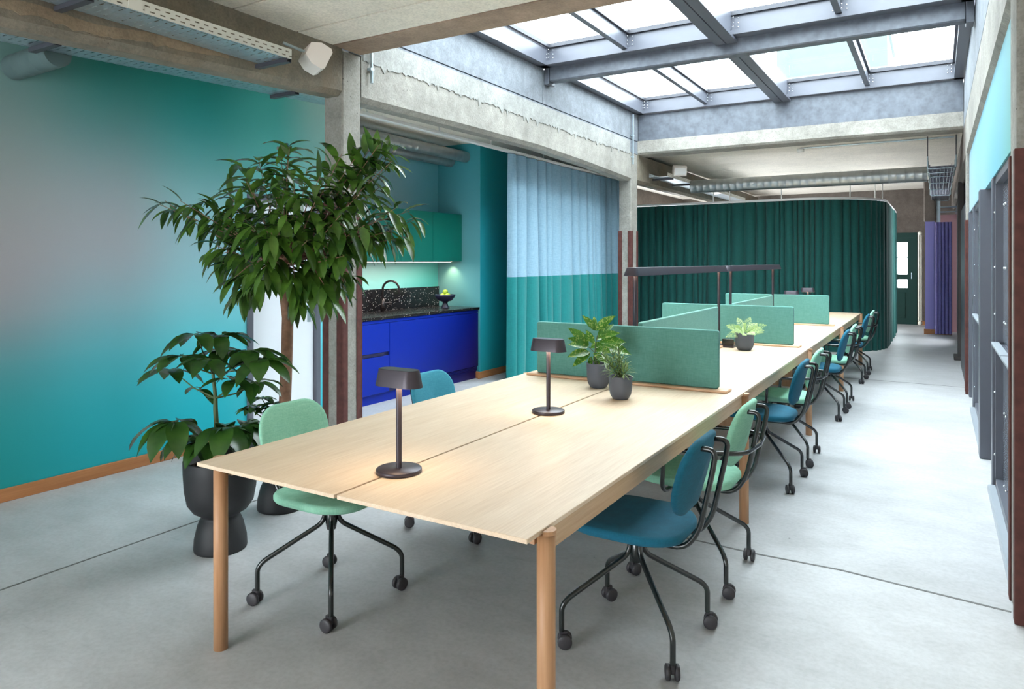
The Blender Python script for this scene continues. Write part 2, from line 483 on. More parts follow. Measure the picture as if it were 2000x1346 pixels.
# left wall around the door opening
DY0, DY1, DZ = 3.93, 4.74, 2.06
wl = MB().box(XW-.2, XW, Y0R, DY0, 0, CZ).box(XW-.2, XW, DY0, DY1, DZ, CZ).box(XW-.2, XW, DY1, 5.1, 0, CZ)
struct('wall_left', wl, M['wall_grad'])
struct('baseboard_left', MB().box(XW, XW+.018, Y0R, DY0-.002, 0, .082, .003), M['skirt'])
# kitchen niche
struct('wall_kitchen', MB().box(-5.85, -5.65, 5.1, 7.7, 0, CZ).box(-5.65, XW-.2, 4.9, 5.1, 0, CZ), M['kitchen_wall'])
struct('wall_side', MB().box(-5.65, -4.98, 7.5, 7.7, 0, 3.0), M['kitchen_side'])
struct('wall_return', MB().box(-5.18, -4.979, 7.5005, 12.6, 0, 3.0), M['return_wall'])
struct('baseboard_return', MB().box(-4.979, -4.962, 7.44, 12.6, 0, .085, .003).box(-5.05,-4.979,7.482,7.5,0,.085), M['skirt'])
# ceilings
def slab(name, x0, x1, y0, y1, z0=CZ, z1=3.3, cuts=(), m='plaster_white', gap=.009):
    b = MB(); ys = [y0]+[c for c in cuts if y0 < c < y1]+[y1]
    for a, c in zip(ys[:-1], ys[1:]):
        b.box(x0, x1, a+(gap if a != y0 else 0), c-(gap if c != y1 else 0), z0, z1)
    b.box(x0, x1, y0, y1, z0+.025, z1+.01)
    return struct(name, b, M[m])
slab('ceiling', XB+.0, XC+.36, -3.2, 3.92, CZ+.01, 3.33, cuts=(-.75,-.21,.33,.87,1.41,1.95,2.49,3.03,3.57))
slab('ceiling_left', -5.7, XBB-.003, -3.2, 12.6, 3.0, 3.32)
slab('ceiling_far', XBB, XC+.6, 10.72, 20.5, 3.19, 3.35, cuts=(11.6,12.5,13.4,14.3,15.2,16.1,17,18), gap=.003)
slab('ceiling_rear', -6.0, XBB, 12.6, 20.5, 3.19, 3.3)
# walls behind and beyond
struct('wall_front', MB().box(-5.15, .6, -3.2, -3.0, 0, .05).box(-5.15, .6, -3.2, -3.0, 2.35, 3.33)
       .box(-5.15, -4.3, -3.2, -3.0, .05, 2.35).box(-1.8, .6, -3.2, -3.0, .05, 2.35), M['plaster_white'])  # unseen opening added to bring in fill light from behind the camera
DX0, DX1, DT = -1.52, -.40, 2.16
wb = MB().box(-6.0, DX0, YB, YB+.2, 0, 3.3).box(DX0, DX1, YB, YB+.2, DT, 3.3).box(DX1, .9, YB, YB+.2, 0, 3.3)
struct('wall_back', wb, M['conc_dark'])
struct('wall_rear', MB().box(-6.1, -6.0, 12.6, 13.2, 0, 3.3).box(-6.1, -6.0, 13.2, 18.6, 0, .2).box(-6.1, -6.0, 13.2, 18.6, 2.35, 3.3).box(-6.1, -6.0, 18.6, YB+.2, 0, 3.3).box(-6.0, -5.18, 12.6, 12.8, 0, 3.3), M['conc_dark'])  # unseen side opening added to brighten the far section

# ------------------------------------------------------------------ skylight
def soft_beam(b, x0, x1, y0, y1, z0, z1, ch=.04):
    """beam along Y with chamfered lower arrises; z0 may be (near, far)"""
    za, zb = z0 if isinstance(z0, tuple) else (z0, z0)
    vs = []
    for (y, z) in ((y0, za), (y1, zb)):
        vs += [(x0,y,z1),(x0,y,z+ch),(x0+ch,y,z),(x1-ch,y,z),(x1,y,z+ch),(x1,y,z1)]
    fs = [(i, (i+1)%6, 6+(i+1)%6, 6+i) for i in range(6)]
    b.add(vs, fs+[(5,4,3,2,1,0),(6,7,8,9,10,11)])
    return b
hb = MB()
hp = [(4.232, 2.765), (6.0, 2.79), (7.2, 2.80), (8.5, 2.765), (10.058, 2.70)]
for (a, c) in zip(hp[:-1], hp[1:]): soft_beam(hb, XBB, XB, a[0], c[0], (a[1], c[1]), 3.13)
beam_l = tag(hb.build('concrete_beam', M['conc']),
    'pale board-marked concrete beam above the blue curtain, between the two left columns', 'beam')
beam_n = tag(soft_beam(MB(), XBB, XB, -3.0, 4.018, (2.42, 2.77), 3.3).build('concrete_beam', M['conc_warm']),
    'brown-grey weathered concrete beam carrying the white perforated cable tray', 'beam')
beam_f = tag(soft_beam(MB(), XBB, XB, 10.322, 18.9, 2.70, 3.13).build('concrete_beam', M['conc_warm']),
    'concrete beam running on above the dark green curtain behind the second column', 'beam')
beam_r = tag(soft_beam(MB(), XC, XC+.2, 3.842, 9.398, 2.66, 3.12, .05).build('concrete_beam', M['conc']),
    'concrete beam along the right wall above the turquoise panel', 'beam')
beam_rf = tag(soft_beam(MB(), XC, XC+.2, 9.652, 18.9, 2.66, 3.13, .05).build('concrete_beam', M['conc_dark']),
    'dark concrete beam on the right beyond the second right column', 'beam')
beam_rn = tag(soft_beam(MB(), XC, XC+.2, -3.0, 3.548, 2.66, 3.12, .05).build('concrete_beam', M['conc']),
    'concrete beam on the right in front of the near right column', 'beam')
def xbeam(y0, y1, z0, z1, ch, m):
    b = MB(); prof = [(y0,z1),(y0,z0+ch),(y0+ch,z0),(y1-ch,z0),(y1,z0+ch),(y1,z1)]
    x0, x1 = XB+.002, XC-.002
    vs = [(x0,y,z) for y, z in prof]+[(x1,y,z) for y, z in prof]
    b.add(vs, [(i,6+i,6+(i+1)%6,(i+1)%6) for i in range(6)]+[(0,1,2,3,4,5),(11,10,9,8,7,6)])
    return b
bb = tag(xbeam(10.32, 10.72, 3.125, 3.335, .03, None).build('concrete_beam', M['conc']),
    'concrete cross beam at the far end of the skylight', 'beam')
bs_ = tag(MB().box(XB+.002, XC-.002, 3.93, 4.22, CZ+.005, 3.33).build('concrete_beam', M['conc_soffit']),
    'reddish-brown edge beam between the white ceiling and the skylight', 'beam')
# upstands round the opening, cast in two lifts
def upstand(label, f):
    e = empty('skylight_upstand', f['loc'], label, 'upstand')
    sx0, sx1 = (XBB, XB-.03) if f['loc'][0] < -2 else (XC+.03, XC+.21)
    MB().box(sx0, sx1, 4.11, 10.69, 3.3215, 3.3365).build('joint', M['steel_dark'], e)
    f['low'].build('lower_lift', M['conc_light'], e); f['up'].build('upper_lift', M['conc_light'], e)
    return e
UZ = 3.74
upstand('pale concrete upstand on the left of the skylight, two lifts with a black seam', dict(loc=(XB-.1, 7.2, 3.13),
    low=MB().box(XBB, XB, 4.1, 7.27, 3.132, 3.321).box(XBB, XB, 7.28, 10.7, 3.132, 3.321), up=MB().box(XBB, XB-.006, 4.1, 7.27, 3.337, UZ).box(XBB, XB-.006, 7.28, 10.7, 3.337, UZ)))
upstand('white concrete upstand on the right of the skylight above the turquoise panel', dict(loc=(XC+.1, 7.2, 3.13),
    low=MB().box(XC, XC+.218, 4.1, 10.7, 3.132, 3.321), up=MB().box(XC+.004, XC+.218, 4.1, 10.7, 3.337, UZ)))
tag(MB().box(XB+.002, XC-.002, 10.35, 10.6, 3.34, UZ).build('skylight_upstand', M['galv']),
    'grey metal upstand with water streaks over the far cross beam', 'upstand')
tag(MB().box(XB+.002, XC-.002, 4.0, 4.2, 3.34, UZ).build('skylight_upstand', M['galv']),
    'grey upstand over the near edge of the skylight', 'upstand')
# plaster drips, rough crust edge along the beam
def crust(x, ys, ye, z, m, label, zf=None, drop=.03, seed=3, nx=1, top=.06):
    r = random.Random(seed); b = MB(); y = ys; prev = None
    pts = []
    while y < ye:
        zc = z if zf is None else zf(y)
        pts.append((y, zc - r.random()*drop*(2.2 if r.random() < .18 else .7)))
        y += r.uniform(.012, .05)
    for (a, za), (c, zb) in zip(pts[:-1], pts[1:]):
        zt = (z if zf is None else zf(a))+top
        zt2 = (z if zf is None else zf(c))+top
        x1 = x + .007*nx
        b.hexa([(x,a,za),(x1,a,za),(x1,c,zb),(x,c,zb),(x,a,zt),(x1*.5+x*.5,a,zt),(x1*.5+x*.5,c,zt2),(x,c,zt2)])
    return tag(b.build('mortar_crust', m), label, 'mortar')
crust(XB+.0005, 4.25, 10.0, 3.115, M['crust'], 'ragged pale mortar edge dripping over the beam under the skylight', seed=4, drop=.035, top=.19)
crust(XB+.0005, .2, 3.0, 2.6, M['crust_warm'], 'ragged pinkish mortar drips on the weathered beam below the cable tray',
      zf=lambda y: 2.42+.05*(y+3)+.062+.012*(1+math.sin(5*y))+.008*math.sin(11*y), seed=9, drop=.010, top=.055)

def skylight(n, y0, y1):
    x0, x1 = XB+.0, XC-.0
    e = empty('window_%d' % n, ((x0+x1)/2, (y0+y1)/2, UZ), 'grey steel roof glazing bay' , None, None, 0, 'structure')
    xm = -1.84
    # perimeter channel
    b = MB()
    zt, zb = 4.0, 3.745
    for (a, c, p, q) in ((x0-.1, x0+.10, y0, y1), (x1-.10, x1+.1, y0, y1)):
        b.box(a, c, p, q, zb, zb+.03); 
        b.box(*( (a+.16, a+.185) if a < -2 else (c-.185, c-.16)), p, q, zb+.03, zt-.05)
        b.box(a, a+.15 if a < -2 else c, p, q, zt-.05, zt) if a < -2 else b.box(c-.15, c, p, q, zt-.05, zt)
    b.box(x0, x1, y1-.14, y1, zb, zb+.03); b.box(x0, x1, y1-.05, y1-.02, zb+.03, zt)
    b.box(x0, x1, y0, y0+.14, zb, zb+.03); b.box(x0, x1, y0+.02, y0+.05, zb+.03, zt)
    b.box(x0, x1, y1-.11, y1-.095, zb+.03, zb+.055); b.box(x0, x1, y0+.095, y0+.11, zb+.03, zb+.055)
    b.build('frame', M['steel_paint'], e)
    for s in (-1, 1):
        r = MB().box(xm+(-.11 if s < 0 else .004), xm+(-.004 if s < 0 else .11), y0+.001, y1-.001, 3.70, 3.73, .003)
        r.box(xm+s*.055-.012, xm+s*.055+.012, y0+.05, y1-.05, 3.73, 4.0)
        r.build('main_rafter', M['steel_paint'], e)
    panes = [(x0+.08, (x0+xm)/2), ((x0+xm)/2, xm), (xm, (xm+x1)/2), ((xm+x1)/2, x1-.08)]
    for xq in ((x0+xm)/2, (xm+x1)/2):
        r = MB().box(xq-.03, xq+.03, y0+.06, y1-.06, 3.78, 3.80, .003).box(xq-.008, xq+.008, y0+.06, y1-.06, 3.80, 3.98).box(xq-.03, xq+.03, y0+.06, y1-.06, 3.98, 4.0)
        r.build('rafter', M['steel_paint'], e)
    k = MB()
    for xq, o in ((x0+.095, .012), (xm, .09), ((x0+xm)/2, .02), ((xm+x1)/2, .02), (x1-.105, -.02)):
        for yy in (y1-.12, ):
            for dz in (.06, .10, .15):
                for sx in (-1, 1):
                    k.sphere((xq+sx*abs(o)*1.0, yy+.03, 3.78+dz), .008, 6, 4)
                    k.sphere((xq+sx*(abs(o)+.04), y1-.052, 3.78+dz), .008, 6, 4)
    k.build('bolts', M['bolt'], e)['kind'] = 'stuff'
    gb = MB()
    for (a, c) in panes:
        gb.box(a, a+.035, y0+.05, y1-.05, 3.955, 4.0); gb.box(c-.035, c, y0+.05, y1-.05, 3.955, 4.0)
        gb.box(a+.035, c-.035, y1-.085, y1-.05, 3.955, 4.0); gb.box(a+.035, c-.035, y0+.05, y0+.085, 3.955, 4.0)
    gb.build('glazing_bar', M['steel_dark'], e)
    for (a, c) in panes:
        MB().box(a+.03, c-.03, y0+.08, y1-.08, 4.0, 4.012).build('pane', M['glass'], e)
    return e
skylight(1, 4.2, 7.30)
skylight(2, 7.46, 10.42)
# big galvanised hollow beam across the middle
e = empty('steel_beam', ((XB+XC)/2, 7.38, 3.6), 'galvanised hollow steel beam spanning the skylight between both upstands', 'beam')
MB().box(XB+.06, XC-.06, 7.31, 7.45, 3.59, 3.77, .012).build('hollow_section', M['galv'], e)
for xx in (XB+.003, XC-.063):
    MB().box(xx, xx+.06, 7.30, 7.46, 3.56, 3.79, .004).build('end_bracket', M['galv'], e)
# conduits down the upstand
for i, (y, z0, z1, lab) in enumerate(((4.32, 2.93, 3.5, 'thin vertical zinc conduit on the pale upstand beside the near left column'),
                              (10.06, 2.95, 3.7, 'thin vertical zinc conduit in the far left corner of the skylight'))):
    c = empty('conduit', (XB+.03, y, z0), lab, 'pipe')
    MB().tube([(XB+.03,y,z0),(XB+.03,y,z1)], .012, 8).build('pipe', M['zinc'], c)
    for z in (z0+.1, z0+.42): MB().box(XB, XB+.04, y-.02, y+.02, z, z+.02).build('clip', M['zinc'], c)
# neighbouring building seen through the glass
e = empty('neighbour_building', (-4.6, 42, 0), 'pale green-grey neighbouring facade seen through the roof glass', 'building')
MB().hexa([(-7.5,40,0),(-1.9,40,0),(-1.9,46,0),(-7.5,46,0),(-7.4,40,13.2),(-2.15,40,13.2),(-2.15,46,13.2),(-7.4,46,13.2)]).build('facade', plain('green_grey_render', (72,86,83), .8, var=.06, vscale=2), e)
MB().box(-7.5,-2.05,39.9,46.1,13.201,13.35).build('parapet', plain('render_cap', (84,94,92), .8), e)

# ------------------------------------------------------------------ columns with rust-red corner angles
def column(x0, x1, y0, y1, z1, label, m='conc', az=1.95):
    c = empty('concrete_column', ((x0+x1)/2, (y0+y1)/2, 0), label, 'column')
    MB().box(x0, x1, y0, y1, 0, z1, .012).build('shaft', M[m], c)
    t = .008; w = .055
    for sx in (0, 1):
        for sy in (0, 1):
            X = x1 if sx else x0; Y = y1 if sy else y0
            dx = 1 if sx else -1; dy = 1 if sy else -1
            b = MB()
            a0, a1 = sorted((X+dx*t, X-dx*w)); b0, b1 = sorted((Y+dy*t, Y))
            b.box(a0, a1, b0, b1, 0, az, .002)
            a0, a1 = sorted((X+dx*t, X)); b0, b1 = sorted((Y, Y-dy*w))
            b.box(a0, a1, b0, b1, 0, az, .002)
            b.build('corner_angle', M['rust'], c)
    return c
column(XBB, XB, 4.02, 4.23, 3.13, 'concrete column behind the indoor tree, rust-red steel corner angles')
column(XBB, XB, 10.06, 10.32, 3.13, 'slim concrete column between the blue curtain and the dark green curtain')
column(XC, XC+.22, 3.55, 3.84, 3.13, 'near right concrete column cut by the edge of the photo')
column(XC, XC+.22, 9.4, 9.65, 3.13, 'far right concrete column beside the grey window frames')

# ------------------------------------------------------------------ right wall
struct('wall_right', MB().box(.5, .62, -3.0, 14.9, 0, 3.3).box(.5, .62, 14.9, 15.7, 0, .3).box(.5, .62, 14.9, 15.7, 2.6, 3.3).box(.5, .62, 15.7, 19.3, 0, 3.3), plain('dim_backing_wall', (120,122,128), .7))  # opening behind the pillar is added to light the far end
struct('trim_4', MB().box(XP, XP+.03, 3.85, 9.39, 2.03, 2.70), M['right_panel'])
tag(MB().box(XP, XP+.03, -3.0, 3.54, 0, 2.70).build('wall_right_near', M['plaster_white']), None, None, None, 'structure')
# steel framed window wall
def steel_window(n, y0, y1, z1=2.03):
    e = empty('window_%d' % n, (XP+.05, (y0+y1)/2, 0), None, None, None, 0, 'structure')
    b = MB(); f = .05
    b.box(XP+.01, XP+.10, y0, y0+f, .05, z1).box(XP+.01, XP+.10, y1-f, y1, .05, z1)
    b.box(XP+.01, XP+.10, y0, y1, z1-f, z1-.001).box(XP+.01, XP+.10, y0, y1, .05, .05+f)
    b.box(XP+.03, XP+.09, (y0+y1)/2-.03, (y0+y1)/2+.03, .05+f, z1-f)
    b.build('frame', M['steel_paint'], e)
    for (a, c) in ((y0+f, (y0+y1)/2-.03), ((y0+y1)/2+.03, y1-f)):
        MB().box(XP+.035, XP+.075, a, c, .92, .96).build('transom', M['steel_paint'], e)
        MB().box(XP+.05, XP+.06, a, c, .1, z1-f).build('pane', M['glass_dark'], e)
        MB().box(XP-.015, XP+.03, a, c, .955, .975, .004).build('sill', M['sill'], e)
    k = MB()
    for yy in (y0+.02, y1-.02, (y0+y1)/2-.05, (y0+y1)/2+.05):
        for z in (.25, .65, 1.15, 1.45, 1.8): k.sphere((XP+.008, yy, z), .007, 6, 4)
    k.build('bolts', M['bolt'], e)['kind'] = 'stuff'
    MB().box(XP-.03, XP+.1, y0, y1, 0, .05, .006).build('floor_sill', M['sill'], e)
    return e
steel_window(3, 3.86, 5.50)
steel_window(4, 6.56, 8.34)
def post(y0, y1, label, x=XP-.005, z1=2.03):
    return tag(MB().box(x, .42, y0, y1, 0, z1, .005).build('steel_post', M['steel_paint']), label, 'post')
post(5.502, 5.60, 'thin grey steel post on the left edge of the nearer right window')
post(6.38, 6.558, 'wide grey steel post between the two right windows', XP-.035)
post(8.342, 8.50, 'grey steel post at the far side of the farther right window')
post(9.20, 9.385, 'last grey steel post beside the far right column', XP-.01)
tag(MB().box(XP+.045, XP+.07, 5.602, 6.378, 0, 2.03).build('metal_cladding', M['steel_paint']), 'flat grey steel panel between two right posts', 'cladding')
tag(MB().box(XP+.045, XP+.07, 8.502, 9.198, 0, 2.03).build('metal_cladding', M['steel_paint']), 'narrow grey steel panel next to the far right column', 'cladding')
# darker far right
struct('wall_right_far', MB().box(.36, .42, 9.66, 14.9, 0, 2.7).box(.36, .42, 14.9, 15.7, 0, .3).box(.36, .42, 15.7, 19.0, 0, 2.7), M['steel_dark'])  # gap continues the added fill-light opening of the backing wall
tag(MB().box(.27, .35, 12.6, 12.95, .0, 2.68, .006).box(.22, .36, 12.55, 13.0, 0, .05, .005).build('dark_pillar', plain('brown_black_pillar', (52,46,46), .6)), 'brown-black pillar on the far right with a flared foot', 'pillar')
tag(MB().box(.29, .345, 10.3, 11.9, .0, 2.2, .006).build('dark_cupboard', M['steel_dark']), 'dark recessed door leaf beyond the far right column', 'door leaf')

# ------------------------------------------------------------------ white door in the painted wall
d = empty('door_1', (XW, (DY0+DY1)/2, 0), None, None, None, 0, 'structure')
b = MB()
b.box(XW-.12, XW+.02, DY0, DY0+.055, 0, DZ, .004).box(XW-.12, XW+.02, DY1-.055, DY1, 0, DZ, .004).box(XW-.12, XW+.02, DY0+.055, DY1-.055, DZ-.055, DZ, .004)
b.build('door_frame', M['steel_paint'], d)
leaf = MB().box(XW-.06, XW-.015, DY0+.058, DY1-.058, .008, DZ-.058, .003).build('door_leaf', M['door_white'], d)
MB().box(XW-.015, XW-.008, DY1-.135, DY1-.095, .93, 1.17, .002).build('handle_plate', M['zinc'], leaf)
MB().tube(bez([(XW-.008, DY1-.115, 1.09), (XW+.045, DY1-.115, 1.09), (XW+.045, DY1-.24, 1.09)], 5, .02), .009, 8).build('door_handle', M['zinc'], leaf)
# ------------------------------------------------------------------ far green door
d = empty('door_2', ((DX0+DX1)/2, YB, 0), None, None, None, 0, 'structure')
b = MB(); x0, x1 = DX0, DX1
b.box(x0, x0+.1, YB-.02, YB+.1, 0, DT).box(x1-.06, x1, YB-.02, YB+.1, 0, DT).box(x0+.1, x1-.06, YB-.02, YB+.1, 2.04, DT)
b.build('door_frame', M['door_green'], d)
lf = MB(); a, c = x0+.1, x1-.06
lf.box(a, a+.14, YB, YB+.05, .001, 2.039).box(c-.14, c, YB, YB+.05, .001, 2.039)
lf.box(a+.14, c-.14, YB, YB+.05, .001, .86).box(a+.14, c-.14, YB, YB+.05, 1.06, 1.18).box(a+.14, c-.14, YB, YB+.05, 1.94, 2.039)
lf.box(a+.18, c-.18, YB-.01, YB, .15, .76, .006)
lf = lf.build('door_leaf', M['door_green'], d)
g = MB().box(a+.14, c-.14, YB+.01, YB+.03, 1.56, 1.58)
for xg in (a+.30, a+.46, a+.62): g.box(xg, xg+.008, YB+.01, YB+.03, .86, 1.06)
g.build('glazing_bar', M['door_green'], lf)
MB().box(a+.14, c-.14, YB+.018, YB+.022, .86, 1.94).build('pane', M['glass'], lf)
MB().tube([(c-.05, YB-.04, 1.08), (c-.05, YB-.04, 1.22)], .008, 6).build('door_handle', M['zinc'], lf)
tag(MB().box(-.50+.12, -.36+.12, YB-.05, YB-.02, 0, .09).build('baseboard_back', M['skirt']), None, None, None, 'structure')
# cream heating pipes beside the door
e = empty('heating_pipe', (-.33, 18.7, 0), 'cream double heating pipe beside the dark green door', 'pipe')
for xx in (-.355, -.305):
    MB().tube([(xx, 18.7, .12), (xx, 18.7, 2.12)], .02, 8).build('pipe', M['white_pipe'], e)
for z in (.07, 2.13): MB().sphere((-.33, 18.7, z), .05).build('valve', M['white_pipe'], e)

# ------------------------------------------------------------------ violet partition and curtain
e = empty('violet_partition', (-.08, 16.85, 0), 'flat violet partition panel left of the violet curtain', 'partition')
MB().box(-.21, -.04, 16.8, 16.86, .1, 2.3).build('panel', M['violet'], e)
MB().box(-.23, .26, 16.78, 16.86, 0, .1).build('skirting', M['skirt'], e)
def folds(path_fn, n, z0, z1, amp, waves, seed=1, nz=10, hem=.0, wob=.3, topamp=.75):
    """curtain surface: path_fn(t)->(pos, normal); two-sided thin cloth"""
    r = random.Random(seed)
    ph = []; x = 0.0
    ws = [r.uniform(.5, 1.6) for _ in range(waves)]
    tot = sum(ws); cum = [0]
    for w in ws: cum.append(cum[-1]+w/tot)
    amps = [r.uniform(.55, 1.45) for _ in range(waves+1)]
    drift = [r.uniform(-1, 1) for _ in range(waves+1)]
    vs = []; 
    for j in range(nz+1):
        q = j/nz
        for i in range(n+1):
            t = i/n
            k = 0
            while k < waves-1 and cum[k+1] < t: k += 1
            loc = (t-cum[k])/(cum[k+1]-cum[k])
            sft = drift[k]*(1-loc)+drift[k+1]*loc
            a = (amps[k]*(1-loc)+amps[k+1]*loc)*amp*(topamp+(1-topamp)*(1-q))
            tt = min(1, max(0, t + wob*sft*(1-q)*(1-q)*.02))
            p, nn, tg = path_fn(tt)
            ang = 2*math.pi*loc
            off = -a*(2*abs(math.sin(ang/2))**.75-1)
            side = -math.sin(ang)*a*.25
            pp = p + nn*off + tg*side
            vs.append((pp.x, pp.y, z0+(z1-z0)*q))
    fs = []
    for j in range(nz):
        for i in range(n):
            a = j*(n+1)+i
            fs.append((a, a+1, a+n+2, a+n+1))
    return MB().add(vs, fs, True)
def line_path(a, b):
    a = Vector((a[0], a[1], 0)); b = Vector((b[0], b[1], 0)); tg = (b-a).normalized(); nn = Vector((-tg.y, tg.x, 0))
    return lambda t: (a.lerp(b, t), nn, tg)
c = folds(line_path((-.03, 16.72), (.26, 16.72)), 80, .02, 2.28, .03, 5, 5).build('curtain', M['curt_purple'])
tag(c, 'violet pleated curtain at the far end of the aisle', 'curtain')
tag(MB().box(-.24, -.02, 17.05, 17.3, 2.315, 3.19, .02).build('concrete_column', M['conc_dark']), 'concrete pier head above the violet partition', 'column')
tag(MB().box(-.015, .355, 17.5, 17.6, 0, 2.47).build('pink_board', M['pink_wall']), 'pinkish board seen above the violet curtain', 'board')
tag(MB().tube([(-.015,17.3,2.62),(.358,17.3,2.62)], .02, 8).tube([(-.015,17.3,2.52),(.358,17.3,2.52)], .015, 8).box(-.01,.06,17.28,17.32,2.31,3.185).build('pipe_run', M['zinc']), 'short dark pipe run above the violet curtain', 'pipe')

# ------------------------------------------------------------------ big curved green curtain
GX, GY, GR = -1.95, 12.3, 1.2
def gpath(t):
    L1 = (GX-(-5.1)); L2 = math.pi/2*GR; L3 = 3.2; T = L1+L2+L3; s = t*T
    if s < L1: return (Vector((-5.1+s, GY, 0)), Vector((0,1,0)), Vector((1,0,0)))
    s -= L1
    if s < L2:
        a = s/GR
        return (Vector((GX+GR*math.sin(a), GY+GR-GR*math.cos(a), 0)), Vector((-math.sin(a), math.cos(a), 0)), Vector((math.cos(a), math.sin(a), 0)))
    s -= L2
    return (Vector((GX+GR, GY+GR+s, 0)), Vector((-1,0,0)), Vector((0,1,0)))
gz = 2.505
c = folds(gpath, 1100, .03, gz-.025, .045, 62, 11, 12, wob=.3)
tag(c.build('curtain', M['curt_green']), 'huge bottle-green curtain enclosing a rounded corner behind the long table', 'curtain')
e = empty('curtain_rail', (GX, GY, gz), 'white curved curtain rail over the bottle-green curtain', 'curtain rail')
pts = [gpath(i/80)[0] + Vector((0,0,gz)) for i in range(81)]
b = MB()
vs = []; 
for i, p in enumerate(pts):
    _, nn, _ = gpath(i/80)
    for (o, z) in ((-.03, -.018), (.03, -.018), (.03, .014), (-.03, .014)): vs.append(p+nn*o+Vector((0,0,z)))
fs = []
for i in range(80):
    for k in range(4): fs.append((i*4+k, i*4+(k+1)%4, (i+1)*4+(k+1)%4, (i+1)*4+k))
b.add(vs, fs).build('track', M['rail_white'], e)
for s in (.216, .25, .352, .481, .546, .58):
    p = gpath(s)[0]
    MB().tube([(p.x, p.y, gz+.01), (p.x, p.y, 2.88)], .009, 8).build('hanger_rod', M['rail_white'], e)

# ------------------------------------------------------------------ blue / teal two-tone curtain
e = empty('curtain', (-4.5, 9.2, 0), 'two-tone curtain beside the kitchen, pale blue above teal', 'curtain')
CP = line_path((-4.5, 7.42), (-4.5, 11.2))
def split_curtain():
    full = folds(CP, 560, .03, 2.81, .072, 17, 21, 22, wob=1.6, topamp=.5)
    n = 561; nz = 22
    zs = .03; lo = MB(); up = MB()
    # row nearest the seam height
    k = round((1.335-.03)/(2.81-.03)*nz)
    cut_lo = full.v[:(k+1)*n]; cut_up = full.v[k*n:]
    def faces(rows):
        return [(j*n+i, j*n+i+1, (j+1)*n+i+1, (j+1)*n+i) for j in range(rows) for i in range(n-1)]
    lo.add(cut_lo, faces(k), True); up.add(cut_up, faces(nz-k), True)
    return lo, up
lo, up = split_curtain()
lo.build('lower_panel', M['curt_teal'], e)['label'] = 'teal velvet lower half'
up.build('upper_panel', M['curt_blue'], e)['label'] = 'pale blue upper half'
e = empty('curtain_rail', (-4.5, 8, 2.83), 'straight white curtain rail above the two-tone curtain and kitchen opening', 'curtain rail')
MB().box(-4.53, -4.47, 4.4, 11.3, 2.822, 2.855, .004).build('track', M['rail_white'], e)
for y in (4.9, 6.0, 7.0, 8.3, 9.6, 10.9):
    MB().tube([(-4.5, y, 2.856), (-4.5, y, 3.0)], .008, 8).build('hanger_rod', M['rail_white'], e)

# ------------------------------------------------------------------ kitchen
e = empty('kitchen_base_unit', (-5.31, 6.3, 0), 'cobalt blue base cabinets under the black worktop', 'cabinet')
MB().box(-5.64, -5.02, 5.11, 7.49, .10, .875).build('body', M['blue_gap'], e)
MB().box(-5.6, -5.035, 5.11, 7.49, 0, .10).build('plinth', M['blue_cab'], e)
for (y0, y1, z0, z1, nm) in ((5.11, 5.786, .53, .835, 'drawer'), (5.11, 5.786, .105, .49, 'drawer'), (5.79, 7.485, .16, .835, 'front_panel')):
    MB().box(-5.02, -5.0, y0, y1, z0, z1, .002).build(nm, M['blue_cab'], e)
MB().box(-5.02, -5.003, 5.11, 5.70, .495, .527, .002).build('grip_groove', M['blue_gap'], e)
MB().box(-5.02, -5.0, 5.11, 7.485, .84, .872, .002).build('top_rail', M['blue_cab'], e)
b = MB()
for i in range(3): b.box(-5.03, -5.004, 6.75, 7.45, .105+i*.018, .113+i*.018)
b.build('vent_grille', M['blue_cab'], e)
e = empty('worktop', (-5.3, 6.3, .876), 'black speckled terrazzo worktop with upstand', 'worktop')
MB().box(-5.645, -4.985, 5.105, 7.497, .876, .906, .002).build('slab', M['terrazzo'], e)
MB().box(-5.648, -5.625, 5.105, 7.497, .9065, 1.16, .002).build('splashback', M['terrazzo'], e)
MB().box(-5.45, -5.12, 5.95, 6.55, .9065, .909, .001).build('sink', M['tap'], e)
e = empty('kitchen_tap', (-5.53, 6.28, .909), 'black curved kitchen tap on the terrazzo worktop', 'tap')
pts = [(-5.53, 6.28, .909), (-5.53, 6.28, 1.16)]
arc = [(-5.53+.09-.09*math.cos(a), 6.28+.04-.04*math.cos(a), 1.16+.10*math.sin(a)) for a in [math.pi*i/12 for i in range(1, 12)]]
MB().tube(pts+arc+[(-5.35, 6.36, 1.12)], .013, 10).build('spout', M['tap'], e)
MB().lathe([(.0001,.907),(.028,.907),(.028,.95),(.024,1.06),(.0001,1.06)], (-5.53,6.28,0), 16).build('body', M['tap'], e)
MB().tube([(-5.53,6.28,1.0),(-5.48,6.38,1.0)], .009, 8).build('lever', M['tap'], e)
e = empty('fruit_bowl', (-5.25, 7.12, .906), 'navy footed bowl at the right end of the kitchen worktop', 'bowl')
MB().lathe([(.0001,.907),(.06,.907),(.05,.915),(.03,.96),(.034,.985),(.085,1.0),(.125,1.05),(.13,1.075),(.122,1.075),(.08,1.02),(.0001,1.005)], (-5.25,7.12,0), 28).build('bowl', M['bowl'], e)
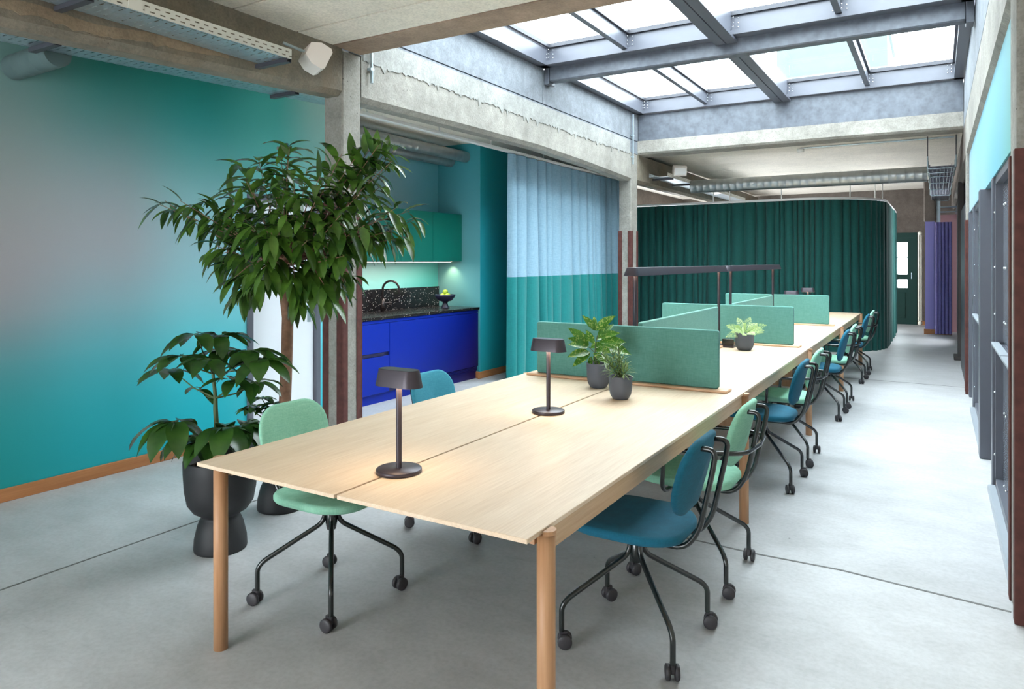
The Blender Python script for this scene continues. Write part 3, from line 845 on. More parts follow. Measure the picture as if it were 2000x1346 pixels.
for k, (dx, dy, dz, lab) in enumerate(((.0,-.055,1.058,'left green apple in the navy bowl'), (.03,.0,1.06,'front green apple in the navy bowl'), (0,.055,1.06,'right green apple in the navy bowl'), (0,.005,1.105,'green apple on top of the fruit in the navy bowl'))):
    a = empty('apple', (-5.25+dx, 7.12+dy, dz-.033), lab, 'apple', 'green apples in the navy bowl')
    MB().sphere((-5.25+dx, 7.12+dy, dz), .036, 14, 8, .92).build('flesh', M['apple'], a)
    MB().tube([(-5.25+dx, 7.12+dy, dz+.028), (-5.248+dx, 7.12+dy, dz+.045)], .002, 5).build('stalk', M['bark'], a)
for k, (y0, y1) in enumerate(((5.11, 5.68), (5.68, 6.285), (6.285, 6.885), (6.885, 7.495))):
    a = empty('wall_cabinet', (-5.45, (y0+y1)/2, 1.49), ('leftmost emerald wall cabinet, mostly behind the column', 'second emerald wall cabinet, behind the tree leaves',
        'third emerald wall cabinet above the tap', 'rightmost emerald wall cabinet beside the teal wall')[k], 'cabinet', 'emerald wall cabinets')
    MB().box(-5.645, -5.282, y0+.001, y1-.001, 1.492, 2.088).build('body', M['cab_edge'], a)
    MB().box(-5.28, -5.26, y0+.0018, y1-.0018, 1.488, 2.09, .0015).build('door', M['green_cab'], a)
e = empty('under_cabinet_light', (-5.3, 6.2, 1.48), 'thin white LED strip below the emerald wall cabinets', 'light')
MB().box(-5.32, -5.285, 5.15, 7.3, 1.476, 1.491).build('housing', M['rail_white'], e)
MB().box(-5.318, -5.287, 5.16, 7.29, 1.4735, 1.4755).build('diffuser', M['led_white'], e)
MB().lathe([(.0001,0),(.03,0),(.03,.006),(.0001,.006)], (-5.4,7.42,1.484), 16).build('spot', M['led_warm'], e)
# ducts
def duct(name, p0, p1, r, label, m, parts=True):
    p0 = Vector(p0); p1 = Vector(p1); Ln = (p1-p0).length; d = (p1-p0)/Ln
    e = empty(name, (p0+p1)/2, label, 'duct')
    pts = []; rs = []; s = 0
    while s < Ln:
        pts += [p0+d*s, p0+d*(s+.004), p0+d*(s+.010), p0+d*(s+.014)]; rs += [r, r*1.012, r*1.012, r]; s += .11
    pts.append(p1); rs.append(r)
    # guard order
    q = [(pt, rr) for pt, rr in zip(pts, rs) if (pt-p0).dot(d) <= Ln+1e-6]
    MB().tube([a for a, _ in q], [b for _, b in q], 24).build('pipe', M[m], e)
    return e
du = duct('ventilation_duct', (-5.2, 5.12, 2.83), (-5.2, 7.495, 2.83), .07, 'upper spiral ventilation duct above the kitchen cabinets', 'duct')
duct('ventilation_duct', (-5.44, 5.12, 2.79), (-5.44, 7.495, 2.79), .07, 'lower spiral ventilation duct above the kitchen, nearer the back wall', 'duct')
duct('ventilation_duct', (XW+.002, 2.19, 2.70), (-4.43, 2.19, 2.71), .078, 'wall-coloured duct end in the upper left corner', 'duct_paint')
duct('ventilation_duct', (-3.6, 11.95, 2.76), (-.12, 11.95, 2.76), .11, 'long silver spiral duct under the far ceiling', 'duct')
e = empty('conduit', (-1.6, 11.3, 3.15), 'thin conduit on the far ceiling with a small sensor', 'pipe')
MB().tube([(-1.75,11.3,3.178),(.2,11.3,3.178)], .011, 8).build('pipe', M['zinc'], e)
MB().lathe([(.0001,3.12),(.05,3.125),(.05,3.17),(.0001,3.17)], (-1.75,11.3,0), 16).build('sensor', M['rail_white'], e)

# ------------------------------------------------------------------ perforated cable trays
def slotted(b, o, u, v, Lu, rows, pitch=.06, slot=.035):
    """plate of rows (v0, v1, holed, phase) along u"""
    o = Vector(o); u = Vector(u); v = Vector(v)
    P = lambda s, t: o+u*s+v*t
    for (v0, v1, holed, ph) in rows:
        if not holed: b.quad(P(0,v0), P(Lu,v0), P(Lu,v1), P(0,v1)); continue
        s = 0; nxt = ph
        while s < Lu:
            e = min(nxt, Lu)
            if e > s: b.quad(P(s,v0), P(e,v0), P(e,v1), P(s,v1))
            s = nxt+slot; nxt = s+(pitch-slot)
def tray(label, x0, x1, y0, y1, z, h=.06, brackets=(), side='+'):
    e = empty('cable_tray', ((x0+x1)/2, (y0+y1)/2, z), label, 'cable tray')
    Ln = y1-y0; w = x1-x0
    b = MB(); rows = [(0, .015, False, 0), (.015, .022, True, .02), (.022, .04, False, 0)]
    t = .04
    seg = MB()
    # cross slots: rows running across
    s = 0; k = 0
    while s < Ln-.05:
        slotted(b, (x0+.04, y0+s, z), (1,0,0), (0,1,0), w-.08, [(0, .042, False, 0), (.042, .05, True, .01+.02*(k % 2))], .07, .045)
        s += .05; k += 1
    slotted(b, (x0, y0, z), (0,1,0), (1,0,0), Ln, rows, .07, .05)
    slotted(b, (x1, y0, z), (0,1,0), (-1,0,0), Ln, rows, .07, .05)
    b.build('base', M['zinc'], e)
    for xx, nm in ((x0, 'far'), (x1, 'near')):
        b = MB()
        for dx in (0, .0015):
            slotted(b, (xx+dx, y0, z), (0,1,0), (0,0,1), Ln, [(0,h*.2,False,0),(h*.2,h*.32,True,.03),(h*.32,h*.6,False,0),(h*.6,h*.72,True,.0),(h*.72,h,False,0)], .06, .03)
        b.build('side', M['zinc_white'] if xx == (x1 if side == '+' else x0) else M['zinc'], e)
    for yb in brackets:
        b = MB(); a, c = min(XB, x0)-.0, x1+.01
        if x0 < XBB: a, c = x0-.01, XBB+.0
        b.box(a+.001, c, yb-.02, yb-.014, z-.028, z-.002).box(a+.001, c, yb+.014, yb+.02, z-.028, z-.002).box(a+.001, c, yb-.014, yb+.014, z-.028, z-.024)
        b.build('bracket', M['steel_dark'], e)
    return e
t1 = tray('white perforated cable tray along the weathered beam at top left', XB+.03, -3.65, -1.0, 3.25, 2.82, .065, (.6, 1.95, 3.22))
MB().box(-3.649, -3.645, 2.15, 2.23, 2.822, 2.883).build('joint_plate', M['zinc_white'], t1)
tray('narrow perforated cable tray on the wall side of the weathered beam', -4.42, -4.19, -1.0, 4.6, 2.695, .04, (2.05, 3.75)).rotation_euler = (.043, 0, 0)
t2 = tray('perforated cable tray beside the far beam above the green curtain', XB+.03, -3.62, 10.75, 16.0, 2.82, .06, (11.0, 12.0))
t3 = tray('dark perforated cable tray over the kitchen curtain', -4.42, -4.19, 5.4, 11.5, 2.93, .04, ())
# wire tray at right
e = empty('cable_tray', (.06, 14.5, 2.75), 'stacked wire cable tray hanging at the far right below the ceiling', 'cable tray')
for y in (11.2, 11.75, 12.3, 13.3, 14.5, 15.8, 17.2):
    MB().tube(bez([(-.11, y, 2.92), (-.11, y, 2.75), (.22, y, 2.75), (.22, y, 2.92)], 4, .03), .009, 8).build('hoop', M['zinc'], e)
b = MB()
for x in (-.09, -.05, .0, .04, .09, .13, .17, .20): b.tube([(x, 11.1, 2.757), (x, 17.2, 2.757)], .006, 6)
b.box(-.09, .20, 11.1, 17.2, 2.767, 2.77)
b.build('wires', M['steel_paint'], e)
for y in (11.2, 14.5): 
    for x in (-.11, .22): MB().tube([(x, y, 2.92), (x, y, 3.19)], .006, 6).build('hanger_rod', M['steel_dark'], e)

# speakers / spot boxes
def wedge_box(loc, rot, s, label):
    e = empty('loudspeaker', loc, label, 'loudspeaker', None)
    w, h, dp = .20*s, .16*s, .15*s
    prof = [(-dp*.5,-h*.28),(-dp*.5,h*.28),(-dp*.1,h*.5),(dp*.38,h*.5),(dp*.5,h*.38),(dp*.5,-h*.38),(dp*.38,-h*.5),(-dp*.1,-h*.5)]
    n = len(prof)
    vs = [(-w/2,y,z) for y, z in prof]+[(w/2,y,z) for y, z in prof]
    fs = [(i,(i+1)%n,n+(i+1)%n,n+i) for i in range(n)]+[tuple(range(n-1,-1,-1)), tuple(range(n,2*n))]
    m = Matrix.Rotation(rot[2], 3, 'Z') @ Matrix.Rotation(rot[0], 3, 'X')
    b = MB().add([tuple(m @ Vector(v)) for v in vs], fs)
    o = b.build('cabinet', M['white_plastic'], e, world=False)
    g = MB().add([tuple(m @ Vector((x, dp*.5+.002, z))) for x, z in ((-w*.44,-h*.34),(w*.44,-h*.34),(w*.44,h*.34),(-w*.44,h*.34))], [(0,1,2,3)])
    g.build('grille', M['rail_white'], e, world=False)
    br = MB().tube([tuple(m @ Vector((0,-dp*.5,0))), tuple(m @ Vector((0,-dp*.5-.16,0)) + Vector((0,0,-.03)))], .01, 8)
    br.build('bracket', M['zinc'], e, world=False)
    return e
wedge_box((-3.70, 3.50, 2.90), (math.radians(-25), 0, math.radians(-28)), 1.02, 'white wedge loudspeaker at the end of the top left cable tray')
wedge_box((-3.5, 10.98, 2.93), (math.radians(-20), 0, math.radians(-150)), 1.0, 'white loudspeaker above the green curtain near the second column')
wedge_box((-3.42, 12.9, 2.80), (math.radians(-20), 0, math.radians(-35)), 1.0, 'smaller white loudspeaker behind the duct over the green curtain')

# ------------------------------------------------------------------ the long table
TX1, TW, TY0, LM, TO = -.9434, 1.4144, 1.6489, 2.3776, .1045
TX0 = TX1-TW; TXM = (TX0+TX1)/2; TY1 = TY0+4*LM+2*TO; TZ = .74
tb = empty('bench_table', (TXM, (TY0+TY1)/2, 0), 'very long pale oak bench table on round legs in the middle of the room', 'table')
yj = [TY0]+[TY0+TO+LM*k for k in (1,2,3)]+[TY1]
for k in range(4):
    for (x0, x1) in ((TX0, TXM-.006), (TXM+.006, TX1)):
        MB().box(x0, x1, yj[k]+(.001 if k else 0), yj[k+1]-(.001 if k < 3 else 0), TZ-.014, TZ, .0015).build('tabletop', M['oak'], tb)
LR = .0265
def halfleg(cx, cy, sgn):
    b = MB()
    # round post; the half under the top stops below it, the outer half rises almost flush
    b.lathe([(.0001,0),(LR,.0),(LR,TZ-.016),(.0001,TZ-.016)], (cx,cy,0), 28)
    vs = []; n = 14
    for z in (TZ-.016, TZ-.004):
        for i in range(n+1):
            a = -math.pi/2+math.pi*i/n
            vs.append((cx+sgn*(.003+max(0, (LR-.0)*math.cos(a))-.0), cy+LR*math.sin(a), z))
    fs = [(i,i+1,n+2+i,n+1+i) for i in range(n)]+[tuple(range(n+1,2*n+2))]+[(0,n+1,2*n+1,n)]
    b.add(vs, fs)
    return b
for k in range(5):
    cy = TY0+TO+LM*k
    halfleg(TX1+.0016, cy, 1).build('leg', M['oak_leg'], tb)
    halfleg(TX0-.0016, cy, -1).build('leg', M['oak_leg'], tb)
for k in range(4):
    ya = TY0+TO+LM*k+LR+.001; yb = TY0+TO+LM*(k+1)-LR-.001
    for xx in (TX0+.004, TX1-.028):
        MB().box(xx, xx+.024, ya, yb, TZ-.08, TZ-.0145, .002).build('side_rail', M['oak_rail'], tb)
for k in range(5):
    cy = TY0+TO+LM*k
    MB().box(TX0+.028, TX1-.028, cy-.014, cy+.014, TZ-.052, TZ-.0145, .002).build('cross_rail', M['oak_x'], tb)
MB().box(TXM-.11, TXM+.11, TY0+.45, TY1-.3, TZ-.13, TZ-.125).box(TXM-.11, TXM-.107, TY0+.45, TY1-.3, TZ-.125, TZ-.053).box(TXM+.107, TXM+.11, TY0+.45, TY1-.3, TZ-.125, TZ-.053).build('cable_channel', M['black_metal'], tb)
for yy in (6.35, 8.9):
    MB().box(TXM-.16, TXM+.16, yy, yy+.14, 0, TZ-.14, .004).build('cable_riser', M['oak_leg'], tb)

# ------------------------------------------------------------------ table dividers
def rounded_panel(length, h, t, along):
    """soft-edged upholstered board centred on origin, bottom at z=0"""
    b = MB(); r = .016; nn = 5; prof = []
    for (cx, cz, a0) in ((length/2-r, h-r, 0), (-length/2+r, h-r, 90), (-length/2+r, r, 180), (length/2-r, r, 270)):
        for i in range(nn+1):
            a = math.radians(a0+90*i/nn); prof.append((cx+r*math.cos(a), cz+r*math.sin(a)))
    n = len(prof); e = .005
    rings = []
    for (y, ins) in ((-t/2, e), (-t/2+e*.4, e*.3), (-t/2+e, 0), (t/2-e, 0), (t/2-e*.4, e*.3), (t/2, e)):
        ring = []
        for (x, z) in prof:
            sx = (length/2-ins)/(length/2); sz = (h/2-ins)/(h/2)
            xx, zz = x*sx, h/2+(z-h/2)*sz
            ring.append((xx, y, zz) if along == 'x' else (-y, xx, zz))
        rings += ring
    m = 6
    fs = [(j*n+i, j*n+(i+1)%n, (j+1)*n+(i+1)%n, (j+1)*n+i) for j in range(m-1) for i in range(n)]
    b.add(rings, fs, True)
    b.add(rings[:n], [tuple(range(n-1,-1,-1))]); b.add(rings[-n:], [tuple(range(n))])
    return b
DXC = TX1-.1279-1.188/2
labs = ['nearest green fabric divider across the table behind the two leafy pots', 'middle green cross divider behind the potted fern', 'farthest green cross divider on the table']
for k, yy in enumerate((4.0936, 6.5642, 8.9299)):
    e = empty('table_divider', (DXC, yy, TZ), labs[k], 'divider', 'cross dividers on the long table')
    o = rounded_panel(1.188, .335, .032, 'x'); o.v = [(x+DXC, y+yy, z+TZ+.016) for x, y, z in o.v]
    o.build('panel', M['panel'], e)
    MB().box(DXC-.65, DXC+.65, yy-.06, yy+.06, TZ, TZ+.0155, .004).build('base_strip', M['oak_base'], e)
labs = ['low green divider running lengthwise between the nearest and middle cross dividers', 'low green divider running lengthwise between the middle and farthest cross dividers']
for k, (ya, yb) in enumerate(((4.36, 6.22), (6.78, 8.62))):
    yc = (ya+yb)/2
    e = empty('table_divider', (TXM+.0, yc, TZ), labs[k], 'divider', 'lengthwise dividers on the long table')
    o = rounded_panel(yb-ya, .335, .032, 'y'); o.v = [(x+TXM, y+yc, z+TZ+.016) for x, y, z in o.v]
    o.build('panel', M['panel'], e)
    MB().box(TXM-.06, TXM+.06, ya-.03, yb+.03, TZ, TZ+.0155, .004).build('base_strip', M['oak_base'], e)

# ------------------------------------------------------------------ desk lamps
def stadium(L_, W_, n=10):
    pts = []; r = W_/2
    for i in range(n+1):
        a = -math.pi/2+math.pi*i/n; pts.append((L_/2-r+r*math.cos(a), r*math.sin(a)))
    for i in range(n+1):
        a = math.pi/2+math.pi*i/n; pts.append((-L_/2+r+r*math.cos(a), r*math.sin(a)))
    return pts
def loft(b, rings, smooth=True, swap=False):
    n = len(rings[0][0]); vs = []
    for (pts, z) in rings:
        for (x, y) in pts: vs.append((y, x, z) if swap else (x, y, z))
    fs = [(j*n+i, j*n+(i+1)%n, (j+1)*n+(i+1)%n, (j+1)*n+i) for j in range(len(rings)-1) for i in range(n)]
    b.add(vs, fs, smooth)
    b.add(vs[:n], [tuple(range(n-1,-1,-1))]); b.add(vs[-n:], [tuple(range(n))])
    return b
def desk_lamp():
    e = empty('desk_lamp', (0,0,0), None, None)
    MB().lathe([(.0001,0),(.078,0),(.081,.003),(.081,.012),(.078,.015),(.0001,.015)], (0,0,0), 48).build('base', M['lamp_black'], e)
    MB().lathe([(.0105,.015),(.0105,.318)], (0,0,0), 20).build('stem', M['lamp_black'], e)
    h = MB(); loft(h, [(stadium(.192,.088), .305), (stadium(.190,.087), .309), (stadium(.168,.068), .362), (stadium(.165,.065), .365)])
    h.build('lamp_shade', M['lamp_black'], e)
    MB().add(*(lambda q: ([(x,y,.3655) for x,y in q], [tuple(range(len(q)))]))(stadium(.160,.060))).build('top_plate', M['lamp_top'], e)
    MB().add(*(lambda q: ([(x,y,.3045) for x,y in q], [tuple(range(len(q)-1,-1,-1))]))(stadium(.175,.072))).build('diffuser', M['led_warm'], e)
    li = bpy.data.lights.new('lamp_glow', 'AREA'); li.energy = .7; li.shape = 'RECTANGLE'; li.size = .16; li.size_y = .06; li.color = (1,.72,.45)
    lo_ = bpy.data.objects.new('lamp_glow', li); COL.objects.link(lo_); lo_.location = (0,0,.302); lo_.parent = e
    return e
proto = desk_lamp()
spots = [(-1.636,1.944,'nearest small plum-black lamp near the front edge of the long table'), (-1.646,3.088,'second small plum-black lamp, left of the leafy pots'),
         (-1.62,9.72,'small lamp peeking over the farthest divider, left of the two'), (-1.60,10.95,'small lamp peeking over the farthest divider, right of the two')]
for k, (x, y, lab) in enumerate(spots):
    o = proto if k == 0 else copy_tree(proto)
    o.location = (x, y, TZ); tag(o, lab, 'lamp', 'small cordless desk lamps')
def long_lamp(y0, y1, ya, yb, label):
    e = empty('task_lamp', (TXM, (y0+y1)/2, TZ), label, 'lamp', 'long bridge lamps on the table')
    h = MB(); yc = (ya+yb)/2; Ln = yb-ya
    rr = [([(x+yc, y+TXM) for x, y in stadium(Ln, .10)], 1.395), ([(x+yc, y+TXM) for x, y in stadium(Ln, .10)], 1.40), ([(x+yc, y+TXM) for x, y in stadium(Ln-.06, .07)], 1.448)]
    loft(h, rr, True, swap=True).build('lamp_head', M['lamp_black'], e)
    MB().box(TXM-.03, TXM+.03, ya+.05, yb-.05, 1.3944, 1.3949).build('diffuser', M['led_warm'], e)
    for y in (y0, y1):
        MB().lathe([(.0125,TZ+.02),(.0125,1.395)], (TXM,y,0), 16).build('post', M['lamp_black'], e)
        MB().box(TXM-.05, TXM+.05, y-.03, y+.03, TZ+.0, TZ+.022, .003).build('foot', M['lamp_black'], e)
    li = bpy.data.lights.new('lamp_glow', 'AREA'); li.energy = 1.5; li.shape = 'RECTANGLE'; li.size = .06; li.size_y = Ln-.1; li.color = (1,.75,.5)
    lo_ = bpy.data.objects.new('lamp_glow', li); COL.objects.link(lo_); lo_.parent = e; lo_.location = (0, yc-(y0+y1)/2, 1.39-TZ)
    return e
long_lamp(4.27, 6.29, 4.16, 6.44, 'longer and nearer black bridge lamp over the lengthwise divider')
long_lamp(6.70, 8.68, 6.50, 8.98, 'farther black bridge lamp over the far lengthwise divider')
e = empty('power_box', (-1.585, 6.30, TZ), 'black power box beside the fern pot and lamp foot', 'power box')
MB().box(-1.60, -1.50, 6.20, 6.34, TZ+.0225, TZ+.075, .003).build('body', M['black_metal'], e)
MB().box(-1.598, -1.502, 6.202, 6.338, TZ+.0, TZ+.022, .002).build('foot', M['lamp_black'], e)

# ------------------------------------------------------------------ chairs
def pillow(b, w, h, t, r, plane, c=(0,0,0), nb=7, dome=.0, bend=0.0, tilt=0.0, rt=None, taper=0.0):
    """rounded-rectangle cushion; plane 'xy' (seat) or 'xz' (back)"""
    rt = rt or r
    def outline(w, h, r1, r2):
        pts = []
        for (sx, sy, a0, r) in ((1,1,0,r2), (-1,1,90,r2), (-1,-1,180,r1), (1,-1,270,r1)):
            r = min(r, w*.5, h*.5)
            for i in range(nb+1):
                a = math.radians(a0+90*i/nb)
                pts.append((sx*(w/2-r)+r*math.cos(a), sy*(h/2-r)+r*math.sin(a)))
        return pts
    base = outline(w, h, r, rt); n = len(base)
    rings = []
    for (zz, k) in ((-.5,.0), (-.5,.6), (-.5,.92), (-.4,.975), (-.18,1.0), (.18,1.0), (.4,.98), (.5,.94), (.5,.6), (.5,.0)):
        s_ = k
        ring = []
        for (x, y) in base:
            ux, uy = x*s_, y*s_
            z = zz*t + (dome*(1-k*k) if zz > 0 else -dome*.3*(1-k*k))
            z += bend*(ux/(w/2))**2
            if plane == 'xz':
                p = Vector((ux*(1-taper*(uy/h)), -z, uy))
                p = Matrix.Rotation(tilt, 3, 'X') @ p
            else:
                p = Vector((ux, uy, z))
            ring.append((p.x+c[0], p.y+c[1], p.z+c[2]))
        rings += ring
    m = 10
    fs = [(j*n+i, j*n+(i+1)%n, (j+1)*n+(i+1)%n, (j+1)*n+i) for j in range(m-1) for i in range(n)]
    return b.add(rings, fs, True)
def office_chair(fab, arms):
    """local +y faces the table, origin on the floor below the stem"""
    e = empty('office_chair', (0,0,0), None, None)
    # seat: wider at the front
    s = MB(); pillow(s, .44, .45, .038, .15, 'xy', (0, .01, .455), 8, .010, .012)
    s.build('seat', fab, e, False)
    MB().box(-.10, .10, -.09, .09, .422, .434, .004).build('seat_plate', M['black_metal'], e, False)
    bk = MB(); pillow(bk, .395, .30, .026, .125, 'xz', (0, -.245, .69), 8, .006, -.022, math.radians(14))
    bk.build('backrest', fab, e, False)
    f = MB()
    for sx in (-1, 1):
        x = sx*.085
        f.tube(bez([(x, .12, .425), (x, -.22, .425), (x, -.275, .50), (x*1.05, -.325, .73), (x*1.05, -.337, .805), (x, -.270, .803)], 6, .045), .0105, 10)
    f.tube([(-.085, .12, .425), (.085, .12, .425)], .009, 8)
    f.build('back_frame', M['black_metal'], e, False)
    if arms:
        for sx in (-1, 1):
            MB().tube(bez([(sx*.10, .05, .424), (sx*.215, .06, .424), (sx*.258, .06, .455), (sx*.262, .05, .632), (sx*.262, -.17, .640), (sx*.20, -.30, .642), (0, -.318, .642)], 5, .055), .0105, 10).build('armrest', M['black_metal'], e, False)
    hub = MB().lathe([(.0001,.30),(.02,.30),(.026,.33),(.026,.422),(.0001,.422)], (0,0,0), 16)
    hub.build('stem', M['black_metal'], e, False)
    for k in range(4):
        a = math.radians(45+90*k); dx, dy = math.cos(a), math.sin(a); r = .311
        lg = MB().tube(bez([(dx*.028, dy*.028, .42), (dx*.028, dy*.028, .335), (dx*r*.92, dy*r*.92, .185), (dx*r, dy*r, .155), (dx*r, dy*r, .062)], 6, .04), .0105, 10)
        lg = lg.build('leg', M['black_metal'], e, False)
        ca = MB(); tw = R.uniform(0, math.pi)
        tx, ty = math.cos(tw), math.sin(tw)
        mtx = Matrix.Rotation(tw, 3, 'Z')
        cx, cy = dx*r+ty*.012, dy*r-tx*.012
        for sgn in (-1, 1):
            w = MB().lathe([(.0001,-.009),(.022,-.009),(.028,-.006),(.028,.006),(.022,.009),(.0001,.009)], (0,0,0), 20, 'x')
            ca.add([tuple(mtx @ Vector((x+sgn*.0165, y, z)) + Vector((cx, cy, .0285))) for x, y, z in w.v], w.f, True)
        ax = MB().box(-.008,.008,-.012,.02,.0,.036,.003)
        ca.add([tuple(mtx @ Vector(v) + Vector((cx, cy, .028))) for v in ax.v], ax.f)
        ca.build('caster', M['caster'], lg, False)
    return e
pro = {('petrol',0): office_chair(M['petrol'], False), ('mint',1): office_chair(M['mint'], True),
       ('mint',0): office_chair(M['mint'], False), ('blue',0): office_chair(M['petrol_light'], False)}
used = set()
chairs = [
 (-1.02, 2.655, 90, 'petrol', 0, 'petrol blue wheeled chair nearest the camera on the right side of the table'),
 (-1.02, 3.39, 90, 'mint', 1, 'mint armchair on casters right behind the nearest petrol chair'),
 (-1.02, 5.006, 90, 'petrol', 0, 'second petrol blue wheeled chair from the front on the right side'),
 (-1.02, 5.70, 90, 'mint', 1, 'second mint armchair from the front on the right side'),
 (-1.00, 7.40, 90, 'petrol', 0, 'third petrol blue wheeled chair from the front on the right side'),
 (-1.00, 8.09, 90, 'mint', 1, 'third mint armchair from the front on the right side'),
 (-1.00, 9.74, 90, 'petrol', 0, 'farthest petrol blue wheeled chair, close to the green curtain'),
 (-1.00, 10.55, 90, 'mint', 1, 'farthest mint armchair at the end of the table'),
 (-2.306, 2.28, -90, 'mint', 0, 'mint wheeled chair on the left side of the table beside the potted plants'),
 (-2.306, 3.33, -90, 'blue', 0, 'light blue wheeled chair on the left side of the table before the kitchen'),
]
for (x, y, rz, kind, arm, lab) in chairs:
    p = pro[(kind, arm)]
    o = p if (kind, arm) not in used else copy_tree(p)
    used.add((kind, arm))
    o.location = (x, y, 0); o.rotation_euler = (0,0,math.radians(rz))
    tag(o, lab, 'chair', 'wheeled chairs on the right side' if rz == 90 else 'wheeled chairs on the left side')

# ------------------------------------------------------------------ plants
def leaf(b, p, d, length, width, droop=.5, up=(0,0,1), fold=.18, n=6, tip=1.0, wav=0.0):
    p = Vector(p); d = Vector(d).normalized(); up = Vector(up)
    side = d.cross(up)
    if side.length < .05: side = d.cross(Vector((1,.2,0)))
    side.normalize()
    vs = []; q = p.copy(); dd = d.copy()
    for i in range(n+1):
        t = i/n
        w = width*.5*(math.sin(math.pi*(t**.8))**.8 if 0 < t < 1 else .0)
        if t > .75: w *= 1-(t-.75)*1.2*tip
        nr = side.cross(dd).normalized()
        wv = nr*wav*width*math.sin(t*9)
        vs += [q-side*w+nr*(w*fold*2)+wv, q, q+side*w+nr*(w*fold*2)-wv]
        q = q+dd*(length/n)
        dd = (dd+Vector((0,0,-droop/n))).normalized()
    fs = []
    for i in range(n):
        a = i*3
        fs += [(a,a+1,a+4,a+3), (a+1,a+2,a+5,a+4)]
    b.add(vs, fs, True)
def rdir(r, zlo=-1, zhi=1):
    a = r.uniform(0, 2*math.pi); z = r.uniform(zlo, zhi); s_ = math.sqrt(max(0,1-z*z))
    return Vector((s_*math.cos(a), s_*math.sin(a), z))
def footed_pot(cx, cy, sc, label, h=.47, rtop=.18):
    e = empty('plant_pot', (cx, cy, 0), label, 'plant pot')
    H = h
    prof = [(.0001,0),(.128*sc,0),(.131*sc,.012),(.128*sc,.06),(.112*sc,.13),(.098*sc,.162),(.090*sc,.172),(.098*sc,.182),(.135*sc,.205),(.162*sc,.245),(.174*sc,.31),(rtop*sc,.40),(rtop*sc*1.005,H-.006),(rtop*sc*.99,H),(rtop*sc*.93,H),(rtop*sc*.92,H-.05),(.0001,H-.052)]
    MB().lathe(prof, (cx,cy,0), 64).build('pot', M['pot_black'], e)
    r = random.Random(5); b = MB()
    b.lathe([(rtop*sc*.915,H-.045),(rtop*sc*.5,H-.036),(.0001,H-.034)], (cx,cy,0), 32)
    for i in range(70):
        a = r.uniform(0,6.28); q = r.uniform(0,rtop*sc*.84)
        b.sphere((cx+q*math.cos(a), cy+q*math.sin(a), H-.036), r.uniform(.006,.013), 6, 4)
    b.build('soil', M['soil'], e)['kind'] = 'stuff'
    return e
PF = (-3.19, 2.37); PT = (-3.40, 2.95)
footed_pot(*PF, 1.0, 'black footed plant pot nearest the table corner, holding the umbrella plant')
footed_pot(*PT, 1.08, 'black footed plant pot behind, holding the tall indoor tree', h=.50)
# umbrella plant (schefflera)
e = empty('umbrella_plant', (PF[0], PF[1], .43), 'dark green umbrella plant with broad drooping leaf whorls in the front pot', 'potted plant')
dF = sA*3.19+cA*2.37
r = random.Random(12)
base = Vector((PF[0], PF[1], .43)); j1 = at(421, 778, dF); j2 = at(416, 730, dF)
st = MB().tube([base, at(424,850,dF), at(421,800,dF), j1, j2], [.014,.013,.012,.010,.008], 8)
lv = MB()
whorls = [(384,652,0,.15),(428,655,.05,.16),(357,695,-.12,.15),(426,682,.1,.16),(486,684,0,.16),(508,702,-.10,.17),(335,722,.06,.14),(455,740,-.14,.13),(389,757,.12,.09),(342,822,-.10,.17),(440,834,-.14,.17),(398,862,-.1,.13),(475,828,.0,.16),(372,850,.08,.14),(500,745,.15,.14),(408,700,-.2,.13)]
for k, (px, py, dd, ln) in enumerate(whorls):
    p = at(px, py, dF+dd)
    start = j2 if py < 720 else (j1 if py < 790 else at(423, 860, dF))
    mid = start.lerp(p, .5)+Vector((0,0,-.02))
    st.tube([start, mid, p], [.005,.004,.003], 6)
    out = (p-start); out.z = 0
    out = out.normalized() if out.length > .01 else Vector((1,0,0))
    nl = 7 if ln > .14 else 5
    if ln < .1: nl = 2
    for q in range(nl):
        a = 2*math.pi*q/nl+r.uniform(-.2,.2)
        d = Vector((math.cos(a), math.sin(a), -.12+r.uniform(-.25,.2)))+out*.35
        low = py > 790
        L_ = ln*r.uniform(.9,1.2)*(1.3 if low else 1.18)
        b0 = p+d.normalized()*.018
        st.tube([p, b0], [.002,.0015], 5)
        leaf(lv, b0, d, L_, L_*.43, .9 if not low else 1.6, fold=.12, n=7, tip=.5, wav=.02)
st.build('stems', M['stemg'], e)
lv.build('foliage', M['leaf_dark'], e)['kind'] = 'stuff'
